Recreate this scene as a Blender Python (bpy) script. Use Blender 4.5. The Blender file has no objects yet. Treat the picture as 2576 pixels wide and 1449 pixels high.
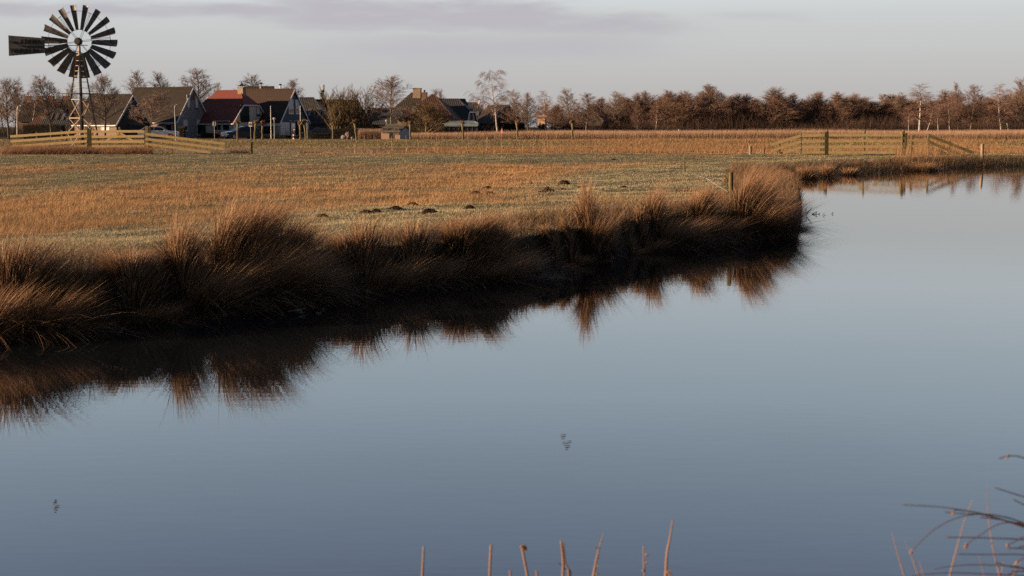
import bpy, math, random
import numpy as np
from mathutils import Vector, Matrix
random.seed(7)
rng = np.random.default_rng(11)
SC = bpy.context.scene
COL = SC.collection
PI = math.pi
R = math.radians

# ------------------------------------------------------------------ camera
FPX, CX, CY = 3578.0, 1288.0, 724.5          # 50 mm lens on a 36 mm sensor, in 2576 px wide photo pixels
HCAM, HOR = 2.2, 312.0
PITCH = math.atan((CY - HOR) / FPX)
cp_, sp_ = math.cos(PITCH), math.sin(PITCH)
cam = bpy.data.cameras.new('camera'); cam.lens = 50; cam.sensor_width = 36
cam.clip_start = 0.1; cam.clip_end = 9000
cam.dof.use_dof = True; cam.dof.focus_distance = 28; cam.dof.aperture_fstop = 5.0
co = bpy.data.objects.new('camera', cam); COL.objects.link(co)
co.location = (0, 0, HCAM); co.rotation_euler = (PI/2 - PITCH, 0, 0)
SC.camera = co

def ray(px, py):
    a, b = px - CX, CY - py
    return (a, FPX*cp_ + b*sp_, -FPX*sp_ + b*cp_)
def P(px, py, Y):
    d = ray(px, py); s = Y/d[1]
    return Vector((d[0]*s, Y, HCAM + d[2]*s))
def G(px, py, z=0.0):
    d = ray(px, py); s = (z - HCAM)/d[2]
    return Vector((d[0]*s, d[1]*s, z))

# ------------------------------------------------------------------ object helpers
def tag(o, label=None, cat=None, group=None, kind=None):
    if label: o['label'] = label
    if cat: o['category'] = cat
    if group: o['group'] = group
    if kind: o['kind'] = kind
    return o
def thing(name, label, cat, loc=(0, 0, 0), rz=0.0, group=None):
    o = bpy.data.objects.new(name, None); COL.objects.link(o)
    o.empty_display_size = 0.2
    o.location = loc; o.rotation_euler = (0, 0, rz)
    return tag(o, label, cat, group)

class MB:
    def __init__(s): s.v = []; s.f = []; s.m = []; s.cur = 0
    def add(s, vs, fs):
        b = len(s.v); s.v.extend([tuple(v) for v in vs])
        for f in fs: s.f.append(tuple(b+i for i in f)); s.m.append(s.cur)
        return s
    def box(s, c, d, rz=0.0):
        x, y, z = d[0]/2, d[1]/2, d[2]/2
        ca, sa = math.cos(rz), math.sin(rz)
        vs = []
        for k in (-z, z):
            for (i, j) in ((-x, -y), (x, -y), (x, y), (-x, y)):
                vs.append((c[0]+i*ca-j*sa, c[1]+i*sa+j*ca, c[2]+k))
        return s.add(vs, [(3,2,1,0),(4,5,6,7),(0,1,5,4),(1,2,6,5),(2,3,7,6),(3,0,4,7)])
    def bar(s, p, q, w, h, up=(0,0,1)):
        p, q = Vector(p), Vector(q); d = (q-p)
        if d.length < 1e-6: return s
        d.normalize(); u = Vector(up)
        sd = d.cross(u)
        if sd.length < 1e-3: sd = d.cross(Vector((1,0,0)))
        sd.normalize(); u = sd.cross(d).normalized()
        sd = sd*(w/2); u = u*(h/2)
        vs = [p-sd-u, p+sd-u, p+sd+u, p-sd+u, q-sd-u, q+sd-u, q+sd+u, q-sd+u]
        return s.add(vs, [(0,1,2,3),(7,6,5,4),(0,4,5,1),(1,5,6,2),(2,6,7,3),(3,7,4,0)])
    def tube(s, pts, rad, n=6, cap=True):
        pts = [Vector(p) for p in pts]
        if not hasattr(rad, '__len__'): rad = [rad]*len(pts)
        vs = []; fs = []
        ref = None
        for i, p in enumerate(pts):
            d = (pts[min(i+1, len(pts)-1)] - pts[max(i-1, 0)])
            d = d.normalized() if d.length > 1e-9 else Vector((0,0,1))
            if ref is None:
                ref = Vector((1,0,0)) if abs(d.x) < 0.8 else Vector((0,1,0))
            a = ref - d*ref.dot(d)
            a = a.normalized() if a.length > 1e-6 else d.orthogonal().normalized()
            ref = a; b = d.cross(a)
            for k in range(n):
                t = 2*PI*k/n
                vs.append(p + (a*math.cos(t) + b*math.sin(t))*rad[i])
        for i in range(len(pts)-1):
            for k in range(n):
                k2 = (k+1) % n
                fs.append((i*n+k, i*n+k2, (i+1)*n+k2, (i+1)*n+k))
        if cap:
            fs.append(tuple(range(n-1, -1, -1))); fs.append(tuple((len(pts)-1)*n+k for k in range(n)))
        return s.add(vs, fs)
    def lathe(s, c, prof, n=12):
        return s.tube([(c[0], c[1], c[2]+z) for (r, z) in prof], [max(r, 1e-4) for (r, z) in prof], n)
    def ball(s, c, r, n=10, sq=(1,1,1)):
        k = 6
        vs = []; fs = []
        for i in range(k+1):
            t = PI*i/k
            for j in range(n):
                a = 2*PI*j/n
                vs.append((c[0]+r*sq[0]*math.sin(t)*math.cos(a), c[1]+r*sq[1]*math.sin(t)*math.sin(a), c[2]-r*sq[2]*math.cos(t)))
        for i in range(k):
            for j in range(n):
                j2 = (j+1) % n
                fs.append((i*n+j, i*n+j2, (i+1)*n+j2, (i+1)*n+j))
        return s.add(vs, fs)
    def prism(s, poly, off):
        """closed solid: polygon (3-D points) extruded by vector off"""
        n = len(poly); off = Vector(off)
        a = [Vector(p) for p in poly]; b = [p+off for p in a]
        fs = [tuple(range(n)), tuple(range(2*n-1, n-1, -1))]
        for i in range(n):
            j = (i+1) % n
            fs.append((i, n+i, n+j, j))
        return s.add(a+b, fs)
    def quad(s, *p): return s.add(p, [tuple(range(len(p)))])
    def build(s, name, mats, parent=None, world=False, smooth=False):
        me = bpy.data.meshes.new(name)
        v = s.v
        if parent is not None and world:
            l = parent.location; v = [(a-l.x, b-l.y, c-l.z) for a, b, c in v]
        me.from_pydata(v, [], s.f)
        if not isinstance(mats, (list, tuple)): mats = [mats]
        for m in mats: me.materials.append(m)
        if len(mats) > 1: me.polygons.foreach_set('material_index', s.m)
        if smooth: me.polygons.foreach_set('use_smooth', [True]*len(me.polygons))
        me.update()
        o = bpy.data.objects.new(name, me); COL.objects.link(o)
        if parent is not None: o.parent = parent
        return o

def npmesh(name, V, T, C=None, mat=None, parent=None, smooth=False):
    me = bpy.data.meshes.new(name)
    V = np.asarray(V, dtype=np.float32); T = np.asarray(T, dtype=np.int32)
    k = T.shape[1]
    me.vertices.add(len(V)); me.vertices.foreach_set('co', V.ravel())
    me.loops.add(T.size); me.loops.foreach_set('vertex_index', T.ravel())
    me.polygons.add(len(T))
    me.polygons.foreach_set('loop_start', np.arange(0, T.size, k, dtype=np.int32))
    me.polygons.foreach_set('loop_total', np.full(len(T), k, dtype=np.int32))
    if smooth: me.polygons.foreach_set('use_smooth', np.ones(len(T), dtype=bool))
    me.update(calc_edges=True)
    if C is not None:
        at = me.color_attributes.new('Col', 'FLOAT_COLOR', 'POINT')
        c4 = np.ones((len(V), 4), dtype=np.float32); c4[:, :3] = C
        at.data.foreach_set('color', c4.ravel())
    if mat: me.materials.append(mat)
    o = bpy.data.objects.new(name, me); COL.objects.link(o)
    if parent is not None: o.parent = parent
    return o

def blades(base, L, W, lean, droop, nseg, c0, c1, tipstart=0.55, pw=1.7, mind=0.7):
    """thin tapered stems; returns verts, tris, colours"""
    n = len(L)
    ang = rng.uniform(0, PI, n)
    side = np.stack([np.cos(ang), np.sin(ang), np.zeros(n)], 1)
    V = np.zeros((n, 2*nseg+1, 3), dtype=np.float32); C = np.zeros((n, 2*nseg+1, 3), dtype=np.float32)
    for k in range(nseg+1):
        t = k/nseg
        c = base.copy()
        c[:, 0] += lean[:, 0]*L*t**pw; c[:, 1] += lean[:, 1]*L*t**pw
        c[:, 2] += L*(t - droop*t**2.4)
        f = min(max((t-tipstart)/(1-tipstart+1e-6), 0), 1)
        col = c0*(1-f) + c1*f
        if k < nseg:
            w = (W*(1-t)**mind)[:, None]*0.5
            V[:, 2*k] = c - side*w; V[:, 2*k+1] = c + side*w
            C[:, 2*k] = col; C[:, 2*k+1] = col
        else:
            V[:, 2*k] = c; C[:, 2*k] = col
    tr = []
    for k in range(nseg-1):
        a = 2*k
        tr += [(a, a+1, a+3), (a, a+3, a+2)]
    a = 2*(nseg-1); tr.append((a, a+1, a+2))
    tr = np.array(tr, dtype=np.int64)
    T = (np.arange(n)[:, None, None]*(2*nseg+1) + tr[None]).reshape(-1, 3)
    return V.reshape(-1, 3), T, C.reshape(-1, 3)
def joinsets(sets):
    Vs, Ts, Cs = [], [], []; b = 0
    for V, T, C in sets:
        Vs.append(V); Ts.append(T+b); Cs.append(C); b += len(V)
    return np.concatenate(Vs), np.concatenate(Ts), np.concatenate(Cs)
def palette(n, cols, jit=0.25, p=None):
    cols = np.array(cols); i = rng.choice(len(cols), n, p=p)
    return cols[i]*rng.uniform(1-jit, 1+jit, (n, 1))

def leafcloud(c, r, n, size, cols, shell=0.0, flat=0.0, boxy=False):
    """n small randomly turned leaf quads in an ellipsoid / box"""
    if boxy: q = rng.uniform(-1, 1, (n, 3))
    else:
        q = rng.normal(size=(n, 3)); q /= np.linalg.norm(q, axis=1)[:, None]
        q *= (rng.uniform(shell, 1, n)**(1/2.2))[:, None]
    p = np.array(c) + q*np.array(r)
    a = rng.normal(size=(n, 3)); a /= np.linalg.norm(a, axis=1)[:, None]
    b = rng.normal(size=(n, 3)); b -= a*(a*b).sum(1)[:, None]; b /= np.linalg.norm(b, axis=1)[:, None]
    s = (size*rng.uniform(0.5, 1.3, n))[:, None]
    V = np.stack([p-a*s*.5, p+b*s*.3, p+a*s*.5, p-b*s*.3], 1).reshape(-1, 3)
    i = np.arange(n)[:, None]*4
    T = np.concatenate([i+np.array([0, 1, 2]), i+np.array([0, 2, 3])], 1).reshape(-1, 3)
    C = np.repeat(palette(n, cols), 4, axis=0)
    return V, T, C

# ------------------------------------------------------------------ noise
def vnoise(x, y, seed=0):
    x = np.asarray(x, float); y = np.asarray(y, float)
    xi = np.floor(x).astype(np.int64); yi = np.floor(y).astype(np.int64)
    fx = x-xi; fy = y-yi; fx = fx*fx*(3-2*fx); fy = fy*fy*(3-2*fy)
    def h(a, b):
        n = (a*374761393 + b*668265263 + seed*974634777) & 0x7fffffff
        n = ((n ^ (n >> 13))*1274126177) & 0x7fffffff
        return ((n ^ (n >> 16)) & 0xffff)/65535.0
    return (h(xi, yi)*(1-fx)+h(xi+1, yi)*fx)*(1-fy) + (h(xi, yi+1)*(1-fx)+h(xi+1, yi+1)*fx)*fy
def fbm(x, y, seed=0, o=3):
    s = 0; a = 0.5; t = 0
    for k in range(o):
        s = s + a*vnoise(x*2**k, y*2**k, seed+k*17); t += a; a *= 0.5
    return s/t
def sst(a, b, x):
    t = np.clip((np.asarray(x, float)-a)/(b-a), 0, 1); return t*t*(3-2*t)

# ------------------------------------------------------------------ materials
MATS = {}
def mat(name, col, rough=0.8, var=0.25, scale=3.0, bump=0.0, metal=0.0, spec=0.3, stretch=(1,1,1), col2=None, detail=4.0):
    if name in MATS: return MATS[name]
    m = bpy.data.materials.new(name); m.use_nodes = True
    nt = m.node_tree; b = nt.nodes['Principled BSDF']
    b.inputs['Roughness'].default_value = rough; b.inputs['Metallic'].default_value = metal
    b.inputs['Specular IOR Level'].default_value = spec
    tc = nt.nodes.new('ShaderNodeTexCoord'); mp = nt.nodes.new('ShaderNodeMapping')
    mp.inputs['Scale'].default_value = stretch
    nz = nt.nodes.new('ShaderNodeTexNoise'); nz.inputs['Scale'].default_value = scale; nz.inputs['Detail'].default_value = detail
    nz.inputs['Roughness'].default_value = 0.65
    rp = nt.nodes.new('ShaderNodeValToRGB')
    c2 = col2 if col2 else tuple(c*(1-var) for c in col); c1 = col if col2 else tuple(min(1, c*(1+var)) for c in col)
    rp.color_ramp.elements[0].position = 0.35; rp.color_ramp.elements[1].position = 0.68
    rp.color_ramp.elements[0].color = (*c2, 1); rp.color_ramp.elements[1].color = (*c1, 1)
    L = nt.links.new
    L(tc.outputs['Object'], mp.inputs['Vector']); L(mp.outputs['Vector'], nz.inputs['Vector'])
    L(nz.outputs['Fac'], rp.inputs['Fac']); L(rp.outputs['Color'], b.inputs['Base Color'])
    if bump:
        bp = nt.nodes.new('ShaderNodeBump'); bp.inputs['Strength'].default_value = bump; bp.inputs['Distance'].default_value = 0.03
        L(nz.outputs['Fac'], bp.inputs['Height']); L(bp.outputs['Normal'], b.inputs['Normal'])
    MATS[name] = m; return m
def mat_col(name, transl=0.25, rough=0.7, spec=0.15):
    """plant material whose colour is each stem's own colour"""
    if name in MATS: return MATS[name]
    m = bpy.data.materials.new(name); m.use_nodes = True; nt = m.node_tree; L = nt.links.new
    b = nt.nodes['Principled BSDF']; b.inputs['Roughness'].default_value = rough; b.inputs['Specular IOR Level'].default_value = spec
    at = nt.nodes.new('ShaderNodeAttribute'); at.attribute_name = 'Col'
    L(at.outputs['Color'], b.inputs['Base Color'])
    if transl:
        tr = nt.nodes.new('ShaderNodeBsdfTranslucent'); mx = nt.nodes.new('ShaderNodeMixShader'); mx.inputs[0].default_value = transl
        L(at.outputs['Color'], tr.inputs['Color']); L(b.outputs[0], mx.inputs[1]); L(tr.outputs[0], mx.inputs[2])
        L(mx.outputs[0], nt.nodes['Material Output'].inputs['Surface'])
    MATS[name] = m; return m
def mat_tile(name, c1, c2, moss, period=0.30):
    """roof tiles: rolls across the roof, courses up the slope"""
    if name in MATS: return MATS[name]
    m = bpy.data.materials.new(name); m.use_nodes = True; nt = m.node_tree; L = nt.links.new
    b = nt.nodes['Principled BSDF']; b.inputs['Roughness'].default_value = 0.75; b.inputs['Specular IOR Level'].default_value = 0.25
    tc = nt.nodes.new('ShaderNodeTexCoord')
    def wave(axis, per, prof):
        w = nt.nodes.new('ShaderNodeTexWave'); w.wave_type = 'BANDS'; w.bands_direction = axis; w.wave_profile = prof
        w.inputs['Scale'].default_value = PI/10/per*1.0; w.inputs['Distortion'].default_value = 0.0
        L(tc.outputs['Object'], w.inputs['Vector']); return w
    wx = wave('X', period, 'SIN'); wz = wave('Z', 0.30, 'SAW')
    nz = nt.nodes.new('ShaderNodeTexNoise'); nz.inputs['Scale'].default_value = 1.2; nz.inputs['Detail'].default_value = 6
    nf = nt.nodes.new('ShaderNodeTexNoise'); nf.inputs['Scale'].default_value = 9.0; nf.inputs['Detail'].default_value = 2
    L(tc.outputs['Object'], nz.inputs['Vector']); L(tc.outputs['Object'], nf.inputs['Vector'])
    m1 = nt.nodes.new('ShaderNodeMix'); m1.data_type = 'RGBA'
    m1.inputs[6].default_value = (*c1, 1); m1.inputs[7].default_value = (*c2, 1); L(nf.outputs['Fac'], m1.inputs[0])
    rp = nt.nodes.new('ShaderNodeValToRGB'); rp.color_ramp.elements[0].position = .52; rp.color_ramp.elements[1].position = .75
    L(nz.outputs['Fac'], rp.inputs['Fac'])
    m2 = nt.nodes.new('ShaderNodeMix'); m2.data_type = 'RGBA'; m2.inputs[7].default_value = (*moss, 1)
    L(rp.outputs['Color'], m2.inputs[0]); L(m1.outputs[2], m2.inputs[6]); L(m2.outputs[2], b.inputs['Base Color'])
    ad = nt.nodes.new('ShaderNodeMath'); ad.operation = 'ADD'; L(wx.outputs['Fac'], ad.inputs[0])
    ml = nt.nodes.new('ShaderNodeMath'); ml.operation = 'MULTIPLY'; ml.inputs[1].default_value = .4; L(wz.outputs['Fac'], ml.inputs[0]); L(ml.outputs[0], ad.inputs[1])
    bp = nt.nodes.new('ShaderNodeBump'); bp.inputs['Strength'].default_value = .8; bp.inputs['Distance'].default_value = 0.045
    L(ad.outputs[0], bp.inputs['Height']); L(bp.outputs['Normal'], b.inputs['Normal'])
    MATS[name] = m; return m
def mat_brick(name, c1, c2, mortar):
    if name in MATS: return MATS[name]
    m = bpy.data.materials.new(name); m.use_nodes = True; nt = m.node_tree; L = nt.links.new
    b = nt.nodes['Principled BSDF']; b.inputs['Roughness'].default_value = 0.85; b.inputs['Specular IOR Level'].default_value = 0.2
    tc = nt.nodes.new('ShaderNodeTexCoord'); mp = nt.nodes.new('ShaderNodeMapping')
    sx = nt.nodes.new('ShaderNodeSeparateXYZ'); cb = nt.nodes.new('ShaderNodeCombineXYZ'); ad = nt.nodes.new('ShaderNodeMath')
    L(tc.outputs['Object'], sx.inputs[0]); L(sx.outputs[0], ad.inputs[0]); L(sx.outputs[1], ad.inputs[1])
    L(ad.outputs[0], cb.inputs[0]); L(sx.outputs[2], cb.inputs[1])
    br = nt.nodes.new('ShaderNodeTexBrick'); br.inputs['Scale'].default_value = 1.0
    br.inputs['Brick Width'].default_value = .22; br.inputs['Row Height'].default_value = .065; br.inputs['Mortar Size'].default_value = .008
    br.inputs['Color1'].default_value = (*c1, 1); br.inputs['Color2'].default_value = (*c2, 1); br.inputs['Mortar'].default_value = (*mortar, 1)
    L(cb.outputs[0], br.inputs['Vector'])
    nz = nt.nodes.new('ShaderNodeTexNoise'); nz.inputs['Scale'].default_value = 1.5; nz.inputs['Detail'].default_value = 5; L(tc.outputs['Object'], nz.inputs['Vector'])
    mx = nt.nodes.new('ShaderNodeMix'); mx.data_type = 'RGBA'; mx.blend_type = 'MULTIPLY'; mx.inputs[0].default_value = .5
    L(br.outputs['Color'], mx.inputs[6]); L(nz.outputs['Color'], mx.inputs[7]); L(mx.outputs[2], b.inputs['Base Color'])
    bp = nt.nodes.new('ShaderNodeBump'); bp.inputs['Strength'].default_value = .4; bp.inputs['Distance'].default_value = .01
    L(br.outputs['Fac'], bp.inputs['Height']); bp.invert = True; L(bp.outputs['Normal'], b.inputs['Normal'])
    MATS[name] = m; return m

M_white = mat('white_paint', (.70,.70,.71), .5, .08, 4)
M_cream = mat('cream_render', (.60,.55,.47), .85, .12, 2)
M_glass = mat('dark_glass', (.02,.024,.03), .08, .2, 1, spec=.6)
M_blind = mat('pale_blind', (.66,.66,.64), .7, .08, 3)
M_black = mat('black_paint', (.012,.012,.014), .6, .2, 3)
M_steel = mat('galvanised_steel', (.19,.185,.18), .45, .25, 6, metal=.5)
M_flue = mat('bright_flue', (.75,.75,.72), .25, .06, 4, metal=.8)
M_tower = mat('weathered_steel', (.26,.195,.14), .6, .3, 7, metal=.2)
M_blade = mat('sail_plate', (.15,.145,.145), .5, .35, 5, metal=.25)
M_vane = mat('vane_plate', (.11,.112,.125), .65, .2, 4)
M_wood = mat('weathered_wood', (.27,.195,.095), .85, .35, 7, bump=.4, stretch=(1,1,6), col2=(.15,.12,.05))
M_woodg = mat('mossy_and_shadow_wood', (.085,.08,.034), .9, .4, 6, bump=.4, col2=(.03,.03,.014))  # its dark tone also serves as painted shadow on the far gate
M_woodr = mat('greyed_wood', (.20,.135,.078), .9, .35, 7, bump=.4, col2=(.11,.105,.045))
M_bark = mat('bark', (.11,.085,.06), .95, .4, 6, bump=.6, stretch=(1,1,.3))
M_barkl = mat('bark_lichen', (.16,.13,.075), .95, .4, 5, bump=.6, stretch=(1,1,.3))
M_birch = mat('birch_bark', (.62,.58,.53), .8, .1, 5, col2=(.16,.13,.11), stretch=(1,1,1.6))
M_twig = mat('twig', (.22,.16,.13), .9, .3, 3)
M_twigr = mat('twig_reddish', (.20,.125,.10), .9, .3, 3)
M_twigw = mat('twig_willow', (.17,.12,.065), .9, .3, 3)
M_soil = mat('molehill_soil', (.030,.021,.015), 1.0, .5, 14, bump=.8, spec=.1)
M_reed = mat_col('reed_stems', .2)
M_grass = mat_col('grass_blades', .25)
M_rush = mat_col('rush_stems', .28, rough=.55, spec=.25)
M_leaf = mat_col('dead_leaves', .2)
M_rubber = mat('tyre_rubber', (.015,.015,.016), .8, .2, 5)
M_rim = mat('wheel_rim', (.5,.5,.5), .35, .1, 5, metal=.7)
# ------------------------------------------------------------------ terrain
shore = [(-40, 9.5), (-14, 11.0), (-9, 12.4)]
for px, py in [(0,850),(200,834),(420,806),(600,778),(850,742),(1050,722),(1250,702),(1340,690),(1420,672),(1500,658),
               (1600,640),(1700,622),(1800,611),(1900,600),(1975,588),(2012,572)]:
    g = G(px, py); shore.append((g.x, g.y))
shore += [(6.9, 33.5), (8.0, 39), (9.3, 47)]
for px, py in [(2000,458),(2060,451),(2150,441),(2250,436),(2350,430),(2450,423),(2576,419)]:
    g = G(px, py); shore.append((g.x, g.y))
shore += [(40, 80), (70, 90), (140, 105), (260, 130)]
POND = np.array(shore + [(260, 4.8), (-40, 4.8)])
def pond_sd(x, y):
    """signed distance to the water's edge: positive on land"""
    x = np.asarray(x, float); y = np.asarray(y, float)
    d2 = np.full(x.shape, 1e9); ins = np.zeros(x.shape, bool)
    n = len(POND)
    for i in range(n):
        ax, ay = POND[i]; bx, by = POND[(i+1) % n]
        ex, ey = bx-ax, by-ay
        t = np.clip(((x-ax)*ex+(y-ay)*ey)/(ex*ex+ey*ey), 0, 1)
        d2 = np.minimum(d2, (x-ax-t*ex)**2+(y-ay-t*ey)**2)
        c = (ay > y) != (by > y)
        with np.errstate(divide='ignore', invalid='ignore'):
            xi = ax + (y-ay)/(ey if ey != 0 else 1e-9)*ex
        ins ^= c & (x < xi)
    d = np.sqrt(d2)
    return np.where(ins, -d, d)
def tanness(x, y, sd):
    """how far the dry tan grass takes over from frosted short turf"""
    u = x/np.maximum(y, 1)
    n = fbm(x*.22, y*.10, 3, 4)-.5
    n2 = fbm(x*.9, y*.35, 9, 3)-.5
    b = 0.28 - 0.75*(1-sst(5.0, 9.5, sd)) - 0.6*sst(64, 70, y) - 0.42*(1-sst(-.34, -.10, u))*sst(33, 38, y)
    return np.clip(b + 1.5*n + .7*n2 + .35, 0, 1)
def ground_h(x, y):
    x = np.asarray(x, float); y = np.asarray(y, float)
    sd = pond_sd(x, y)
    wob = 0.13*(fbm(x*.7, y*.55, 5, 3)-.5)
    f = 0.44 + 0.10*np.exp(-(np.maximum(sd-1, 0)/4.5)**2) - 0.10*sst(5, 12, sd)*(1-sst(66, 74, y)) + wob + .05*(fbm(x*2.3, y*1.2, 6, 2)-.5)
    f = np.where(y < 8, 0.58 + wob*.5, f)
    t = sst(86, 92, y); f = f*(1-t) + 0.14*t
    t = sst(127, 149, y); f = f + 0.37*t*(1+.1*wob)
    t = sst(163, 176, y); f = f - 0.30*t
    f = f + sst(600, 2500, y)*0
    wd = .22 + 2.6*sst(42, 56, y)
    k = sst(-0.28, 1.0, (sd + 0.2*(fbm(x*1.5, y*1.5, 8, 2)-.5))/wd)
    return -0.55*(1-k) + f*k
def gh(x, y): return float(ground_h(np.array([x]), np.array([y]))[0])

D = 6*1.0115**np.arange(0, 440)
Yr = D-12.0
U = np.sort(np.concatenate([np.linspace(-.42, .42, 420), np.linspace(-1.6, -.43, 50), np.linspace(.43, 1.6, 50)]))
GX = (U[None, :]*D[:, None]).ravel(); GY = np.repeat(Yr, len(U))
GZ = ground_h(GX, GY)
ny, nx = len(Yr), len(U)
ii = (np.arange(ny-1)[:, None]*nx + np.arange(nx-1)[None]).ravel()
Q = np.stack([ii, ii+1, ii+nx+1, ii+nx], 1)
sdg = pond_sd(GX, GY)
tn = tanness(GX, GY, sdg)[:, None]
gc = (1-tn)*np.array([.14,.125,.065]) + tn*np.array([.17,.105,.048])
gc *= (0.75+.5*fbm(GX*1.7, GY*.8, 21, 3))[:, None]
far = sst(88, 92, GY)[:, None]; u_ = (GX/np.maximum(GY, 1))
pale = (1-sst(-.13, -.04, u_))[:, None]
gf = pale*np.array([.19,.155,.105]) + (1-pale)*np.array([.12,.075,.04])
gc = gc*(1-far) + gf*far
slope = (sst(124, 130, GY))[:, None]
gc = gc*(1-slope) + slope*np.array([.13,.105,.05])
back = sst(165, 172, GY)[:, None]
gc = gc*(1-back) + back*np.array([.06,.05,.03])
mud = (1-sst(.1, .8, sdg))[:, None]
gc = gc*(1-mud) + mud*np.array([.020,.016,.011])
m = mat_col('meadow_soil', 0, rough=.95, spec=.05)
nt = m.node_tree; b = nt.nodes['Principled BSDF']
nz = nt.nodes.new('ShaderNodeTexNoise'); nz.inputs['Scale'].default_value = 9; nz.inputs['Detail'].default_value = 5
tcn = nt.nodes.new('ShaderNodeTexCoord'); nt.links.new(tcn.outputs['Object'], nz.inputs['Vector'])
bpn = nt.nodes.new('ShaderNodeBump'); bpn.inputs['Strength'].default_value = .7; bpn.inputs['Distance'].default_value = .06
nt.links.new(nz.outputs['Fac'], bpn.inputs['Height']); nt.links.new(bpn.outputs['Normal'], b.inputs['Normal'])
g = npmesh('ground', np.stack([GX, GY, GZ], 1), Q, gc, m, smooth=True); tag(g, kind='structure')

# road behind the embankment crest
rd = MB(); xs = np.linspace(-75, 120, 80)
vs = []
for x in xs:
    for y in (152.5, 158.5): vs.append((x, y, gh(x, y)+.02))
rd.add(vs, [(2*i, 2*i+2, 2*i+3, 2*i+1) for i in range(len(xs)-1)])
tag(rd.build('road', mat('asphalt', (.055,.055,.058), .9, .2, 8)), kind='structure')

# ------------------------------------------------------------------ water
wm = bpy.data.materials.new('pond_water'); wm.use_nodes = True; nt = wm.node_tree; L = nt.links.new
b = nt.nodes['Principled BSDF']
b.inputs['Base Color'].default_value = (.007,.009,.011,1); b.inputs['Roughness'].default_value = 0.015; b.inputs['IOR'].default_value = 1.42
tc = nt.nodes.new('ShaderNodeTexCoord')
def nnode(sc, st, det):
    mp = nt.nodes.new('ShaderNodeMapping'); mp.inputs['Scale'].default_value = st; mp.inputs['Rotation'].default_value = (0,0,R(6))
    n = nt.nodes.new('ShaderNodeTexNoise'); n.inputs['Scale'].default_value = sc; n.inputs['Detail'].default_value = det
    L(tc.outputs['Object'], mp.inputs['Vector']); L(mp.outputs['Vector'], n.inputs['Vector']); return n
n1 = nnode(1.0, (3.0, 9.0, 1), 2); n2 = nnode(1.0, (.35, 1.1, 1), 2)
ad = nt.nodes.new('ShaderNodeMath'); ad.operation = 'MULTIPLY_ADD'; ad.inputs[1].default_value = 2.0
L(n2.outputs['Fac'], ad.inputs[0]); L(n1.outputs['Fac'], ad.inputs[2])
bp = nt.nodes.new('ShaderNodeBump'); bp.inputs['Strength'].default_value = 1.0; bp.inputs['Distance'].default_value = 0.00045
L(ad.outputs[0], bp.inputs['Height']); L(bp.outputs['Normal'], b.inputs['Normal'])
w = MB().quad((-60, 3.5, 0), (270, 3.5, 0), (270, 140, 0), (-60, 140, 0)).build('water', wm); tag(w, kind='structure')

# ------------------------------------------------------------------ sky and sun
AZ, EL = R(77), R(12)                       # sun to the left, slightly behind the camera, low
SUN = Vector((-math.sin(AZ)*math.cos(EL), -math.cos(AZ)*math.cos(EL), math.sin(EL)))
sl = bpy.data.lights.new('sun', 'SUN'); sl.energy = 5.0; sl.angle = R(0.6); sl.color = (1.0, .68, .42)
so = bpy.data.objects.new('sun', sl); COL.objects.link(so); so.rotation_euler = SUN.to_track_quat('Z', 'Y').to_euler(); so.location = (-60, -20, 30)
W = bpy.data.worlds.new('World'); SC.world = W; W.use_nodes = True
nt = W.node_tree; L = nt.links.new
bg = nt.nodes['Background']; bg.inputs['Strength'].default_value = 0.05
sk = nt.nodes.new('ShaderNodeTexSky'); sk.sky_type = 'NISHITA'; sk.sun_disc = False
sk.sun_elevation = EL; sk.sun_rotation = math.atan2(SUN.x, SUN.y); sk.air_density = 1.0; sk.dust_density = 1.5
tc = nt.nodes.new('ShaderNodeTexCoord'); sp = nt.nodes.new('ShaderNodeSeparateXYZ'); L(tc.outputs['Generated'], sp.inputs[0])
def mth(op, a, b=None, c=None, clamp=False):
    n = nt.nodes.new('ShaderNodeMath'); n.operation = op; n.use_clamp = clamp
    for i, v in enumerate((a, b, c)):
        if v is None: continue
        if isinstance(v, (int, float)): n.inputs[i].default_value = v
        else: L(v, n.inputs[i])
    return n.outputs[0]
def smooth(x, a, b):
    n = nt.nodes.new('ShaderNodeMapRange'); n.interpolation_type = 'SMOOTHSTEP'
    L(x, n.inputs[0]); n.inputs[1].default_value = a; n.inputs[2].default_value = b
    return n.outputs[0]
Z = sp.outputs[2]
yy = mth('MAXIMUM', sp.outputs[1], .05)
u = mth('DIVIDE', sp.outputs[0], yy); v = mth('DIVIDE', Z, yy)
rp = nt.nodes.new('ShaderNodeValToRGB'); cr = rp.color_ramp
stops = [(0, (.51,.475,.47)), (.03, (.55,.545,.55)), (.075, (.64,.66,.67)), (.11, (.80,.88,.94)), (.19, (.79,.99,1.15)), (.30, (.64,.84,1.17)), (.40, (.24,.32,.50)), (1, (.11,.16,.28))]
while len(cr.elements) < len(stops): cr.elements.new(.5)
for e, (p, c) in zip(cr.elements, stops): e.position = p; e.color = (*[x*1.0 for x in c], 1)
L(Z, rp.inputs['Fac'])
sc10 = nt.nodes.new('ShaderNodeMix'); sc10.data_type = 'RGBA'; sc10.blend_type = 'MULTIPLY'; sc10.inputs[0].default_value = 1
L(rp.outputs['Color'], sc10.inputs[6]); sc10.inputs[7].default_value = (10, 10, 10, 1)
m1 = nt.nodes.new('ShaderNodeMix'); m1.data_type = 'RGBA'; m1.inputs[0].default_value = .88
L(sk.outputs[0], m1.inputs[6]); L(sc10.outputs[2], m1.inputs[7])
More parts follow.
